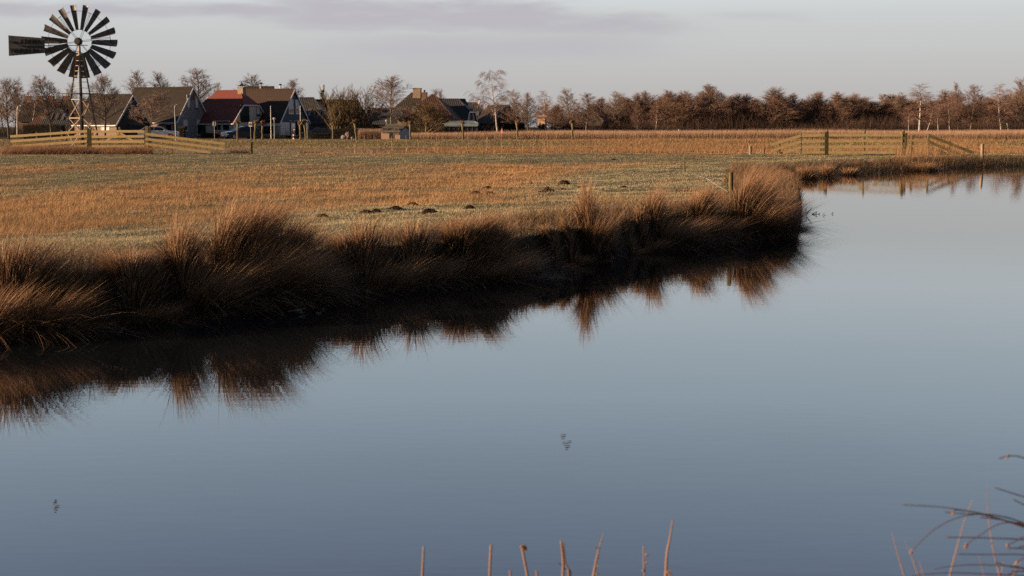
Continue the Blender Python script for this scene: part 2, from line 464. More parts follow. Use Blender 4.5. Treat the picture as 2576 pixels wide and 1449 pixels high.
# cloud bank: long flat lavender streaks above the village
def cnoise(su, sv, det, off):
    cb = nt.nodes.new('ShaderNodeCombineXYZ'); L(mth('MULTIPLY', u, su), cb.inputs[0]); L(mth('MULTIPLY', v, sv), cb.inputs[1]); cb.inputs[2].default_value = off
    n = nt.nodes.new('ShaderNodeTexNoise'); n.inputs['Scale'].default_value = 1; n.inputs['Detail'].default_value = det; n.inputs['Roughness'].default_value = .6
    L(cb.outputs[0], n.inputs['Vector']); return n.outputs['Fac']
w1 = mth('SUBTRACT', cnoise(9, 60, 5, 0.3), .5); w2 = mth('SUBTRACT', cnoise(5, 25, 4, 4.2), .5); w3 = mth('SUBTRACT', cnoise(28, 160, 4, 7.2), .5)
def band(vc0, slope, half0, halfslope, soft, umin, umax, usoft, namp):
    c = mth('MULTIPLY_ADD', u, slope, vc0); c = mth('ADD', c, mth('MULTIPLY', w1, namp)); c = mth('ADD', c, mth('MULTIPLY', w3, namp*.35))
    h = mth('MULTIPLY_ADD', u, halfslope, half0)
    d = mth('SUBTRACT', mth('ABSOLUTE', mth('SUBTRACT', v, c)), h)
    k = mth('SUBTRACT', 1.0, smooth(d, -soft, soft))
    uu = mth('ADD', u, mth('MULTIPLY', w2, .12))
    return mth('MULTIPLY', mth('MULTIPLY', k, smooth(uu, umin-usoft, umin+usoft)), mth('SUBTRACT', 1.0, smooth(uu, umax-usoft, umax+usoft)))
k0 = band(.0785, .0, .0048, .0, .0034, -.9, -.10, .06, .014)              # thin streak at the left
k1 = band(.0725, -.055, .0095, -.030, .0065, -.15, .125, .04, .030)      # upper bank thinning to the right
k1 = mth('MAXIMUM', k0, k1)
k2 = band(.053, .03, .009, .0, .008, -.11, .10, .06, .016)               # fainter sheet below it
k3 = band(.078, -.02, .003, .0, .003, .14, .2, .02, .02)
k1 = mth('MULTIPLY', k1, mth('ADD', mth('MULTIPLY', w3, 1.2), mth('MULTIPLY_ADD', w2, 1.6, .85), clamp=True))
cl = mth('MAXIMUM', k1, mth('MAXIMUM', mth('MULTIPLY', k2, .8), mth('MULTIPLY', k3, .35)), clamp=True)
hi = mth('MULTIPLY', smooth(cnoise(3, 9, 5, 2.0), .48, .72), smooth(v, .10, .16))
cl2 = mth('MAXIMUM', cl, mth('MULTIPLY', hi, .08))
m2 = nt.nodes.new('ShaderNodeMix'); m2.data_type = 'RGBA'; m2.inputs[7].default_value = (5.0, 4.9, 5.25, 1)
L(cl2, m2.inputs[0]); L(m1.outputs[2], m2.inputs[6])
m3 = nt.nodes.new('ShaderNodeMix'); m3.data_type = 'RGBA'; m3.blend_type = 'MULTIPLY'; m3.inputs[0].default_value = 1   # unseen sky behind the camera, dimmed to darken the bank's shaded side
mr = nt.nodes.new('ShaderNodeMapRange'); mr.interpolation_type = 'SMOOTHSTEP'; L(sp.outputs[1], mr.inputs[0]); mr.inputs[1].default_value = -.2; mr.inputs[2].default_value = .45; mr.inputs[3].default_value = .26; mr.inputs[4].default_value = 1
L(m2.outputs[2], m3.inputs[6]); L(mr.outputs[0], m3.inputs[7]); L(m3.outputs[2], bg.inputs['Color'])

SC.view_settings.view_transform = 'Standard'; SC.view_settings.look = 'None'
SC.view_settings.exposure = 1.0; SC.view_settings.gamma = 1
SC.render.engine = 'CYCLES'; SC.cycles.max_bounces = 6; SC.cycles.transparent_max_bounces = 8
SC.cycles.use_denoising = False
SC.render.film_transparent = False

# ------------------------------------------------------------------ meadow grass (uncountable: one object per cover)
def scatter(n, d0, d1, umax, pw=1.25):
    q = rng.uniform(0, 1, n)
    a, c = d0**(1-pw), d1**(1-pw)
    d = (a + q*(c-a))**(1/(1-pw))
    uu = rng.uniform(-umax, umax, n)
    return uu*d, d
def put(x, y): return np.stack([x, y, ground_h(x, y)-.01], 1)
def wind(n, a, bx=.25): return np.stack([rng.normal(bx, a, n), rng.normal(0, a, n)], 1)
x, y = scatter(900000, 13.5, 89, .46)
sd = pond_sd(x, y); k = sd > .25; x, y, sd = x[k], y[k], sd[k]
t = tanness(x, y, sd); tan = rng.uniform(0, 1, len(x)) < t
clump = fbm(x*1.3, y*.9, 31, 3)
n = len(x)
Lh = np.where(tan, rng.uniform(.06, .17, n)*(.45+clump), rng.uniform(.02, .062, n)*(.5+clump))
Wd = .0035+.00014*y
c_t = palette(n, [(.50,.29,.145), (.43,.25,.12), (.34,.205,.095), (.24,.18,.075)], .14, [.4,.3,.2,.1])
c_f = palette(n, [(.42,.345,.205), (.36,.305,.17), (.47,.37,.225), (.26,.235,.11)], .12, [.35,.3,.2,.15])
c0 = np.where(tan[:, None], c_t, c_f)*(.62+.75*fbm(x*.45, y*.16, 35, 4))[:, None]
fr = (~tan)*(1-sst(7, 11, sd))*(1-sst(52, 62, y))*(.5+.8*fbm(x*.6, y*.3, 36, 3))   # hoar frost lies thickest on the strip along the bank
c0 = c0*(1-.32*fr[:, None]) + np.array([.54, .50, .36])*.32*fr[:, None]
S = blades(put(x, y), Lh, Wd*np.where(tan, 1, 1.25), wind(n, .35), np.full(n, .1), 1, c0, c0)
tag(npmesh('meadow_grass', *S, M_grass), 'short frosted turf mixed with dry tan grass covering the whole meadow', 'grass', kind='stuff')

# taller sedge and dry grass fringe along the water's edge
def along_shore(n, lo, hi, i0, i1):
    p = np.array(shore[i0:i1+1]); seg = np.linalg.norm(p[1:]-p[:-1], axis=1); cum = np.concatenate([[0], np.cumsum(seg)])
    s = rng.uniform(0, cum[-1], n); j = np.clip(np.searchsorted(cum, s)-1, 0, len(seg)-1); f = ((s-cum[j])/seg[j])[:, None]
    q = p[j]*(1-f)+p[j+1]*f
    d = (p[j+1]-p[j])/seg[j][:, None]; nrm = np.stack([-d[:, 1], d[:, 0]], 1)
    return q + nrm*rng.uniform(lo, hi, n)[:, None]
q = along_shore(42000, .06, 1.9, 1, 21); x, y = q[:, 0], q[:, 1]
n = len(x); sd = pond_sd(x, y)
gap = fbm(x*.9, y*.9, 77, 2)
Lh = rng.uniform(.12, .48, n)*(.3+1.2*gap)*(1-.35*sst(.8, 1.9, sd))*(.75+.25*sst(.1, .5, sd))
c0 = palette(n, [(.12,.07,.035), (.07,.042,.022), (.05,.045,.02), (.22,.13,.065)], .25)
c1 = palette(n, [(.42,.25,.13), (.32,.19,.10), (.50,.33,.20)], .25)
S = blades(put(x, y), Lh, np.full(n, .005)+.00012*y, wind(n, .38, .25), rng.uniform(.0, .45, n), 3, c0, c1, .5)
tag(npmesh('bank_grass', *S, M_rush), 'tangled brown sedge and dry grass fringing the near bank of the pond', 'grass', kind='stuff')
q = along_shore(30000, .2, 2.2, 20, 30); x, y = q[:, 0], q[:, 1]; n = len(x)
Lh = rng.uniform(.12, .5, n)*(.15+1.3*fbm(x*.5, y*.5, 78, 2))
c0 = palette(n, [(.14,.08,.04), (.09,.055,.028), (.20,.12,.06)], .25); c1 = palette(n, [(.33,.19,.10), (.24,.14,.07)], .25)
S = blades(put(x, y), Lh, np.full(n, .014), wind(n, .4, .2), rng.uniform(0, .4, n), 3, c0, c1, .5)
tag(npmesh('far_bank_grass', *S, M_rush), 'rough brown bank grass along the far edge of the pond below the gate', 'grass', kind='stuff')

# sedge strip in the ditch beyond the meadow, embankment grass, reed bed
def strip(name, n, x0, x1, y0, y1, fL, W_, cols, tips, label, cat, lean=.2, nseg=2, dens=None, seed=0, droop=.15, matl=None):
    y = rng.uniform(y0, y1, n); x = rng.uniform(x0, x1, n)*y
    k = pond_sd(x, y) > .3
    if dens is not None: k &= rng.uniform(0, 1, n) < dens(x, y)
    x, y = x[k], y[k]; n = len(x)
    Lh = fL(x, y, n)
    S = blades(put(x, y), Lh, np.full(n, W_), wind(n, lean, .15), np.full(n, droop), nseg, palette(n, cols, .3), palette(n, tips, .25), .5)
    tag(npmesh(name, *S, matl or M_reed), label, cat, kind='stuff')
strip('sedge', 90000, -.15, .40, 88.5, 112, lambda x, y, n: rng.uniform(.2, .62, n)*(.35+1.0*fbm(x*.35, y*.3, 41, 3))*(.5+.5*sst(-.14, .02, x/y)), .022,
      [(.26,.14,.065), (.18,.10,.045), (.32,.19,.085)], [(.42,.26,.155), (.35,.21,.12)],
      'rusty brown sedge strip growing in the ditch beyond the meadow', 'sedge', dens=lambda x, y: (.15+.85*sst(-.11, -.02, x/y))*(fbm(x*.3, y*.2, 43, 2) > .33))
strip('embankment_sedge', 60000, -.02, .46, 122, 152, lambda x, y, n: rng.uniform(.15, .55, n)*(.2+1.3*fbm(x*.25, y*.25, 53, 3))*sst(-.02, .10, x/y), .022,
      [(.27,.155,.075), (.20,.12,.055), (.33,.20,.10)], [(.42,.26,.15), (.36,.22,.125)],
      'dry orange brown grass covering the right half of the embankment below the reed bed', 'grass', dens=lambda x, y: .1+.9*(fbm(x*.2, y*.2, 54, 2) > .40))
strip('embankment_grass', 80000, -.42, .46, 122, 153, lambda x, y, n: rng.uniform(.05, .2, n)*(.4+1.2*fbm(x*.6, y*.4, 51, 2)), .035,
      [(.32,.23,.105), (.24,.19,.085), (.15,.14,.055)], [(.36,.25,.12), (.28,.21,.10)],
      'olive and tan grass on the long embankment below the village road', 'grass', nseg=1)
strip('ditch_edge_grass', 26000, -.42, -.1, 88.5, 124, lambda x, y, n: rng.uniform(.04, .12, n), .03,
      [(.26,.20,.13), (.20,.16,.10)], [(.28,.21,.13)],
      'pale flattened grass on the low strip between meadow fence and embankment', 'grass', nseg=1)
strip('weeds', 15000, -.358, -.252, 82.8, 87.5, lambda x, y, n: rng.uniform(.25, .9, n)*(.05+1.5*fbm(x*.8, y*.5, 57, 3)), .014,
      [(.26,.145,.08), (.17,.095,.05), (.32,.19,.11)], [(.44,.27,.17), (.36,.21,.125)],
      'rust coloured dead weeds and brambles crowding the foot of the left fence', 'weeds', lean=.6, nseg=3, dens=lambda x, y: .25+.75*(fbm(x*.7, y*.7, 58, 2) > .42))
def reedL(x, y, n):
    return rng.uniform(.75, 1.15, n)*(.88+.45*fbm(x*.06, y*.06, 61, 2))*(.75+.25*sst(-.08, .06, x/y))
strip('reed_bed', 320000, -.075, .44, 164, 214, reedL, .017,
      [(.31,.20,.125), (.35,.225,.14), (.28,.18,.11)], [(.44,.30,.21), (.41,.275,.19), (.38,.255,.175)],
      'tall pinkish tan reed bed stretching in front of the bare wood', 'reeds', lean=.08, nseg=2, droop=.03)
strip('shed_reeds', 5000, -.108, -.092, 159, 164.5, lambda x, y, n: rng.uniform(1.0, 1.35, n), .018,
      [(.27,.18,.12), (.23,.15,.10)], [(.36,.25,.18), (.33,.22,.16)],
      'patch of tall bent reeds against the left wall of the wooden shed', 'reeds', lean=.08, nseg=3, droop=.05)
strip('pond_corner_reeds', 900, .268, .312, 67.5, 80.5, lambda x, y, n: rng.uniform(.35, 1.0, n)+.7*(rng.uniform(0, 1, n) < .10)*(y > 77), .010,
      [(.30,.18,.09), (.24,.14,.07)], [(.38,.24,.13), (.33,.2,.1)],
      'feathery pale reeds standing against the right end of the far gate', 'reeds', lean=.1, nseg=3, droop=.08)

# ------------------------------------------------------------------ rush tussocks on the bank: each a plant of its own
def tussock(px, py, top, half, n, lean, label, group='rush tussocks on the near bank', inset=.15, W_=.0075, drp=.3):
    g = G(px, py); b = Vector((g.x-.05, g.y+inset, 0)); z = max(gh(b.x, b.y), 0.0)
    ppm = FPX/b.y
    H = (P(px, top, b.y).z - z)*.93; Rr = half/ppm*1.05; n = int(n*.82)
    t = thing('rush_tussock', label, 'rush tussock', (b.x, b.y, z-.04), 0, group)
    def stems(n, hL, out, dr, c0, c1, ns, base=.32, tip=.5):
        a = rng.uniform(0, 2*PI, n); r = np.sqrt(rng.uniform(0, 1, n))
        bs = np.stack([np.cos(a)*r*Rr*base*1.5, np.sin(a)*r*Rr*base, np.zeros(n)], 1)
        bs[:, 2] = np.maximum(ground_h(bs[:, 0]+b.x, bs[:, 1]+b.y), -.06) - (z-.04) - .03
        Ls = hL[0]*H + (hL[1]-hL[0])*H*rng.uniform(0, 1, n)**.8
        o = (out*Rr/np.maximum(Ls, .1))[:, None]*np.stack([np.cos(a)*r, np.sin(a)*r], 1)*rng.uniform(.5, 1.2, n)[:, None]
        o[:, 0] += rng.normal(lean*1.25, .11, n); o[:, 1] += rng.normal(0, .11, n)
        return blades(bs, Ls, np.full(n, W_)*rng.uniform(.8, 1.3, n), o, dr*rng.uniform(.4, 1.4, n), ns, palette(n, c0, .3), palette(n, c1, .3), tip)
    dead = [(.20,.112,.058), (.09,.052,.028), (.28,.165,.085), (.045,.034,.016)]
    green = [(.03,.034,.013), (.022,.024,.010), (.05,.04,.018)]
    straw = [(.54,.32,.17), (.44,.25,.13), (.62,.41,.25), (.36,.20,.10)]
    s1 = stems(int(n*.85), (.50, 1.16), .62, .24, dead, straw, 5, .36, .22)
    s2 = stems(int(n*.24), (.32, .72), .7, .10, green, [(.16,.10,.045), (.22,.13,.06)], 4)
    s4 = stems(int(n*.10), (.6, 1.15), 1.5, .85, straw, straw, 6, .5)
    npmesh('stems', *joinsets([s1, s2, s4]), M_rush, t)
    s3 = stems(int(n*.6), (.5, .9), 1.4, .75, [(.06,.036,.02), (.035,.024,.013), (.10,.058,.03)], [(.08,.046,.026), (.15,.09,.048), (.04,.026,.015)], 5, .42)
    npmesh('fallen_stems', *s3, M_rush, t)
    return t
TU = [
 (-60, 862, 655, 120, 1600, .25, 'rush tussock cut by the left edge of the picture'),
 (75, 846, 640, 150, 2600, .28, 'low spreading rush tussock nearest the left edge of the bank, seen whole'),
 (215, 832, 660, 90, 1300, .2, 'small dark rush tussock squeezed between two bigger ones at the left of the bank'),
 (350, 815, 615, 130, 2600, .12, 'upright fan of rushes with long arching stems, left of the biggest tussock'),
 (500, 796, 604, 120, 2400, .3, 'windswept rush tussock joined to the left flank of the biggest one'),
 (610, 778, 560, 110, 2400, .36, 'rush tussock leaning right in front of the biggest tussock'),
 (690, 768, 538, 125, 3200, .34, 'biggest and tallest rush tussock on the near bank, tips blown to the right'),
 (770, 757, 590, 90, 1800, .42, 'dark rush tussock right of the biggest one, beside broken bulrush stalks'),
 (960, 735, 606, 110, 1500, .3, 'low shaggy rush tussock in the dip in the middle of the bank'),
 (1080, 722, 602, 90, 1400, .3, 'thin low rush tussock below the nearest molehills'),
 (1205, 708, 556, 130, 2900, .45, 'rounded rush tussock combed to the right, in the middle of the bank below the molehills'),
 (1300, 697, 612, 70, 1200, .5, 'short rush tussock trailing over the water at the middle gap'),
 (1410, 676, 606, 60, 1100, .15, 'small tan rush tussock just left of the tall narrow one'),
 (1503, 660, 486, 52, 2400, .1, 'tall narrow upright rush tussock standing alone over its reflection'),
 (1600, 640, 590, 45, 900, .2, 'little rush tussock in the gap right of the tall narrow one'),
 (1690, 626, 510, 95, 2600, .4, 'broad domed rush tussock left of the wooden post'),
 (1790, 613, 500, 78, 2000, .42, 'rush tussock in front of the wooden post at the water'),
 (1908, 601, 452, 72, 2600, .4, 'tall pale rush tussock right of the wooden post'),
 (1945, 594, 468, 75, 2400, .42, 'rush tussock near the very tip of the bank, seen edge to edge'),
 (1990, 580, 492, 62, 1900, .55, 'last low rush tussock at the tip of the bank, stems hanging over open water'),
 (1255, 703, 585, 80, 1500, .55, 'trailing rush tussock touching the right side of the rounded one'),
 (900, 739, 620, 90, 1300, .25, 'broken brown sedge clump right beside the snapped bulrush stalks'),
 (1455, 668, 612, 50, 900, .1, 'thin tan sedge clump against the left side of the tall narrow tussock'),
 (1640, 634, 575, 55, 1200, .3, 'small domed rush tussock on the left flank of the broad domed one'),
]
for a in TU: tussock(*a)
for a in [(1850, 556, 470, 60, 1000, .3, 'straw coloured rushes behind the wooden post'),
          (1760, 541, 468, 60, 900, .3, 'straw coloured rushes between the two posts joined by the sagging wire')]:
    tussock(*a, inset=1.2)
for a in [(2039, 452, 399, 34, 1300, .12, 'rounded brown tussock on the far bank, left of the dark pair'),
          (2090, 447, 398, 22, 900, .1, 'second brown tussock on the far bank, below the gate post'),
          (1965, 462, 424, 40, 1200, .1, 'wide tan tussock on the far bank behind the tip of the near bank'),
          (2330, 431, 393, 55, 1200, .05, 'pale tussock on the far bank under the right end of the gate'),
          (2150, 442, 408, 24, 700, .1, 'low frost nipped tussock on the far bank below the middle of the gate')]:
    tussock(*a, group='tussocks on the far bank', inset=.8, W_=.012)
# ------------------------------------------------------------------ molehills
def molehill(px, py, wpx, hpx, label):
    for it in range(4):
        g0 = G(px, py, .45 if it == 0 else z); z = gh(g0.x, g0.y)
    ppm = FPX/g0.y; r = wpx/ppm/2; h = hpx/ppm*1.0
    n, k = 22, 9; vs = [(0, 0, h)]; fs = []
    ph = [random.uniform(0, 6.28) for _ in range(4)]
    for i in range(1, k+1):
        t = i/k
        for j in range(n):
            a = 2*PI*j/n
            rr = r*t*(1+.14*math.sin(2*a+ph[0])+.10*math.sin(5*a+ph[1]))
            zz = h*(1-t**2.1)*(1+.25*math.sin(3*a+ph[2])*t) + random.uniform(-.17, .17)*h*(1-t*.5)
            vs.append((rr*math.cos(a)*random.uniform(.95, 1.05), rr*.8*math.sin(a), zz if i < k else -.04))
    for j in range(n): fs.append((0, 1+j, 1+(j+1) % n))
    for i in range(k-1):
        for j in range(n):
            a, b2 = 1+i*n+j, 1+i*n+(j+1) % n
            fs.append((a, a+n, b2+n, b2))
    m = MB().add(vs, fs)
    for _ in range(34):                                   # loose crumbs of earth
        a = random.uniform(0, 6.28); q = r*random.uniform(.3, 1.3)
        m.ball((q*math.cos(a), q*.8*math.sin(a), max(.01, h*(1-(q/r)**2.1))), r*random.uniform(.03, .11), 6)
    o = m.build('molehill', M_soil); o.location = (g0.x, g0.y, z-.005); tag(o, label, 'molehill', 'molehills on the frosted strip')
for a in [(812,547,34,9,'flat dark molehill farthest left, just behind the biggest tussock'),
          (921,538,40,10,'crumbled molehill, left one of a touching pair in the left row'),
          (946,531,34,10,'crumbled molehill, right one of a touching pair in the left row'),
          (995,526,36,8,'low molehill between the touching pair and the end of the left row'),
          (1039,517,36,8,'low molehill at the far right end of the left row'),
          (1080,536,46,11,'wide rounded molehill alone in front of the left row'),
          (1181,525,28,9,'small molehill halfway between the two rows'),
          (1196,491,40,12,'broad dark molehill, left half of the large double heap'),
          (1231,491,40,11,'broad dark molehill, right half of the large double heap'),
          (1226,475,24,7,'small molehill behind the large double heap'),
          (1379,483,44,8,'flat molehill with a pointed top in front of the highest one'),
          (1378,478,22,9,'pointed small molehill riding on the flat one'),
          (1419,465,40,11,'highest and farthest right big molehill on the slope'),
          (1336,463,16,5,'tiny molehill at the end of the green streak'),
          (1455,520,24,8,'small dark molehill left of the tall narrow tussock'),
          (1416,478,18,4,'tiny scraping of soil right of the flat molehill'),
          (1461,472,20,4,'thin low scraping of soil right of the highest molehill'),
          (1570,472,20,5,'small flat molehill far right near the wire posts'),
          (1544,406,14,4,'tiny dark molehill near the far edge of the meadow')]: molehill(*a)

# ------------------------------------------------------------------ wooden fences and gates
def onY(px, Y0, Y1, x0, x1): return Y0 + (Y1-Y0)*(px-x0)/(x1-x0)
def fence(name, label, cat, Yf, rails, posts, mats, rw=.035, group=None, braces=(), balls=()):
    """rails: (px,py,px,py,thick px); posts: (px,top,bottom,width px)"""
    p0 = posts[0]; base = P(p0[0], p0[2], Yf(p0[0]))
    t = thing(name, label, cat, base, 0, group)
    for r in rails:
        a, b2 = P(r[0], r[1], Yf(r[0])-.06), P(r[2], r[3], Yf(r[2])-.06)
        h = r[4]/FPX*Yf(r[0])
        MB().bar(a, b2, rw, h).build('rail', mats[0], t, True)
    for q in posts:
        Y = Yf(q[0]); top, bot = P(q[0], q[1], Y), P(q[0], q[2], Y)
        w = q[3]/FPX*Y
        mm = mats[q[4]] if len(q) > 4 else mats[1]
        m = MB(); m.bar((top.x, Y+w*.35, bot.z-.3), (top.x, Y+w*.35, top.z), w, w*.8, up=(0, 1, 0))
        m.build('post', mm, t, True)
    for b_ in braces:
        a, c = P(b_[0], b_[1], Yf(b_[0])+.0), P(b_[2], b_[3], Yf(b_[2])+.0)
        MB().bar(a, c, .03, b_[4]/FPX*Yf(b_[0])).build('brace', mats[0], t, True)
    for q in balls:
        Y = Yf(q[0]); c = P(q[0], q[1], Y); r = q[2]/FPX*Y
        MB().ball((c.x, c.y, c.z), r, 10).build('finial', mats[1], t, True, True)
    return t
FL = lambda px: onY(px, 89.2, 85.0, 26, 372)
FR = lambda px: onY(px, 85.0, 83.6, 372, 570)
W3 = [M_wood, M_wood, M_woodg]
fence('wooden_fence', 'weathered four rail fence wing sloping down left of the farm gate below the wind pump', 'fence', FL,
      [(25.8,343.3,219.5,330,6),(26.6,355.8,219.5,341.8,6),(26.6,369,219,355,6),(27,380.5,219,367,6)],
      [(42,344,384,4),(91,332.5,384,4),(123,345,382,4.5),(154.5,328,382,4),(216,319.5,378,7),(224.5,322,374,7,2)], W3)
fence('farm_gate', 'weathered wooden farm gate with a ball topped middle post, in front of the wind pump', 'gate', FL,
      [(231,331,363,330.2,6),(231,344,363,343,6),(231,356.5,363,356,6),(231,368.5,363,368,6)],
      [(301,323,374,4.6),(232,326,373,4)], W3, braces=[(299,335,268,354,5),(303,335,334,354,5)], balls=[(301,322,2.8),(228.5,323.5,3.2)])
fence('wooden_fence', 'weathered four rail fence wing sloping down to the right of the left farm gate', 'fence', FR,
      [(366,337,566,361.8,6),(366,349.4,566,375.3,6),(366,362,530,383.5,6),(366,374.6,440,385,6)],
      [(368.2,317.5,378,7),(375.5,322,376,6,2),(430.5,339,382,4.6),(491.5,347,383,4.4),(545.5,352,383,4)], W3)
YR = lambda px: 83.2 - (px-2016)*.0125
W4 = [M_woodr, M_woodr, M_woodg]
fence('wooden_fence', 'greyed rail fence sloping up to the left end of the far gate beside the pond', 'fence', YR,
      [(1938,364.6,2015.5,341.2,7.2),(1942,379,2015.5,356,7.2),(1957,389.5,2015.5,371,6.6),(2017,341,2075,340,7.2),(2017,355.6,2075,355,7.2),(2017,370.2,2075,369.7,7.2),(2017,383.6,2075,383.4,6.0)],
      [(1962,361,392,4),(2016.5,336,390,4),(2067,333,389,7.2),(2072.5,334,389,6.0)], W4)
fence('farm_gate', 'greyed four rail farm gate seen across the pond, black shadow painted on its left post', 'gate', YR,
      [(2086,340,2271,339.8,6.7),(2086,354.2,2271,354.4,6.7),(2086,369,2271,369,6.7),(2086,383.4,2271,383.6,6.7)],
      [(2080.5,331,391,8.6,2),(2175.8,331,386,4.6),(2273,331,386,8),(2280,334,386,5,2)], W4,  # dark wood on the left post paints its neighbour's shadow
      braces=[(2172,346,2102,382,4.5),(2180,346,2250,382,4.5)], balls=[(2081,329.5,3),(2175.8,329.5,2.6),(2273,329.5,3)])
fence('wooden_fence', 'greyed rail fence slanting down to the water right of the far gate', 'fence', lambda p: YR(p) if p < 2330 else 79.4,
      [(2284,353.2,2336,353.6,6.0),(2336,340.5,2450,385,7.2),(2336,356,2443,402,7.2),(2360,377.5,2409,403,7.2),(2284,368,2336,368,6.0)],
      [(2296,341,387,6.0),(2337,337,392,4.6),(2390,356,402,4)], W4)

def post(px, top, bot, w, label, group=None, m=None, lean=0, z=None):
    b0 = G(px, bot, .44); Y = b0.y if z is None else z; b0 = P(px, bot, Y); tp = P(px+lean, top, Y); r = w/FPX*Y/2
    mm = MB().tube([(b0.x, Y, b0.z-.35), ((b0.x+tp.x)/2, Y, (b0.z+tp.z)/2), (tp.x, Y, tp.z-r*.25), (tp.x, Y, tp.z)], [r*1.05, r, r, r*.7], 12)
    o = mm.build('wooden_post', m or M_woodp, None); me = o.data
    for v in me.vertices: v.co -= b0
    o.location = b0
    return tag(o, label, 'post', group)
M_woodp = mat('post_wood', (.21,.17,.07), .9, .35, 9, bump=.5, stretch=(1,1,.2), col2=(.075,.075,.03))
M_woodw = mat('pale_post_wood', (.27,.22,.165), .9, .25, 8, bump=.3, stretch=(1,1,.3))
pa = post(1839, 433, 512, 11.5, 'thick round wooden post among the rushes near the tip of the bank', z=29.9)
pb = post(1722, 407, 437, 4.6, 'thin wooden post in the meadow at the far end of the sagging wire')
post(1887.5, 367, 394, 7, 'pale sunlit round post at the left foot of the far fence', m=M_woodw, z=83)
post(1921.5, 372, 394, 5, 'short reddish round post close to the sloping end of the far fence', m=M_woodr, z=83.5)
post(2471, 361.5, 412, 8, 'grey round mooring post standing at the right edge of the pond', m=M_woodw, z=75)
post(632.5, 357, 384, 6.5, 'dark stubby post on the low strip right of the fence wing', m=M_woodg, z=90)
# sagging wire with insulators
wp = [P(1723, 433, 52.5), P(1748, 441, 47), P(1775, 447, 42), P(1803, 466, 35), P(1833, 483, 29.9)]
t = thing('fence_wire', 'thin pale wire sagging between the near post and the thin post', 'wire', wp[0])
pts = []
for i in range(len(wp)-1):
    for k in range(6): pts.append(wp[i].lerp(wp[i+1], k/6))
pts.append(wp[-1])
MB().tube(pts, .0035, 4).build('wire', mat('pale_wire', (.5,.47,.42), .5, .1, 5), t, True)
for i in (0, 2, 4):
    MB().ball(wp[i], .022, 8).build('insulator', M_black, t, True, True)

# ------------------------------------------------------------------ wind pump
YM = 92.0; ppm = FPX/YM
mb_ = P(200, 200, YM); gz = gh(mb_.x, YM); hub = P(199.2, 105, YM)
HX = hub.x - mb_.x; HZ = hub.z - gz
t = thing('wind_pump', 'tall steel wind pump with an eighteen bladed wheel and a lettered tail vane', 'wind pump', (mb_.x, YM, gz))
WYAW = R(9)
def lx(c): return (c-717)*.27782/ppm           # crop pixels of the mill close-up to metres
def lz(c): return HZ - (c-378)*.27782/ppm
topz, botz = lz(497), 0.0
def rad(z): return .19 + (topz-z)*(.92-.19)/(topz-lz(1180))
cor = [R(a) for a in (192, 282, 12, 102)]
def leg_pt(i, z): return Vector((HX*.9+rad(z)*math.cos(cor[i]), rad(z)*math.sin(cor[i]), z))
for i in range(4):
    MB().bar(leg_pt(i, -.2), leg_pt(i, topz), .085, .085).build('leg', M_tower, t)
def ring(z, w):
    for i in range(4):
        MB().bar(leg_pt(i, z), leg_pt((i+1) % 4, z), w, w).build('crossbar', M_tower, t)
plz = lz(838)
for c in (1055, 890): ring(lz(c), .06)
for c in (545, 590, 637, 682, 735, 788): ring(lz(c), .035)
ring(topz, .06)
for zl, zh in ((lz(1180)-.05, lz(1055)), (lz(1055), lz(890)), (.05, lz(1180)-.05)):
    for i in range(4):
        j = (i+1) % 4
        MB().bar(leg_pt(i, zl), leg_pt(j, zh), .035, .035).build('cross_brace', M_tower, t)
        MB().bar(leg_pt(j, zl)+Vector((0,.012,0)), leg_pt(i, zh)+Vector((0,.012,0)), .035, .035).build('cross_brace', M_tower, t)
# platform of planks
pl = MB(); rr = 1.38
for k in range(-6, 7):
    s = k/6.5*rr; e = rr-abs(s)*0
    a = R(57); ca, sa = math.cos(a), math.sin(a)
    hw = 1.0
    p1 = (HX*.9 + s*.72*ca - hw*sa, s*.72*sa + hw*ca, plz); p2 = (HX*.9 + s*.72*ca + hw*sa, s*.72*sa - hw*ca, plz)
    if abs(s) < .16: continue
    pl.bar(p1, p2, .13, .035)
pl.build('platform', M_woodg, t)
MB().tube([(HX*.95, 0, -.1), (HX, .02, lz(540))], [.10, .07], 10).build('pump_pipe', M_black, t)
MB().tube([(HX, 0, lz(500)), (HX, 0, lz(400))], [.09, .075], 10).build('mast', M_tower, t)
ld = MB()
for sx in (-.14, .14): ld.bar((HX*.9-.45+sx, -.25, .0), (HX*.9-.12+sx*.6, -.12, lz(860)), .025, .025)
for k in range(16):
    f = (k+.5)/16; z = f*lz(860); c = HX*.9-.45+.33*f; ld.bar((c-.14, -.25+.13*f, z), (c+.14, -.25+.13*f, z), .02, .02)
ld.build('ladder', M_tower, t)
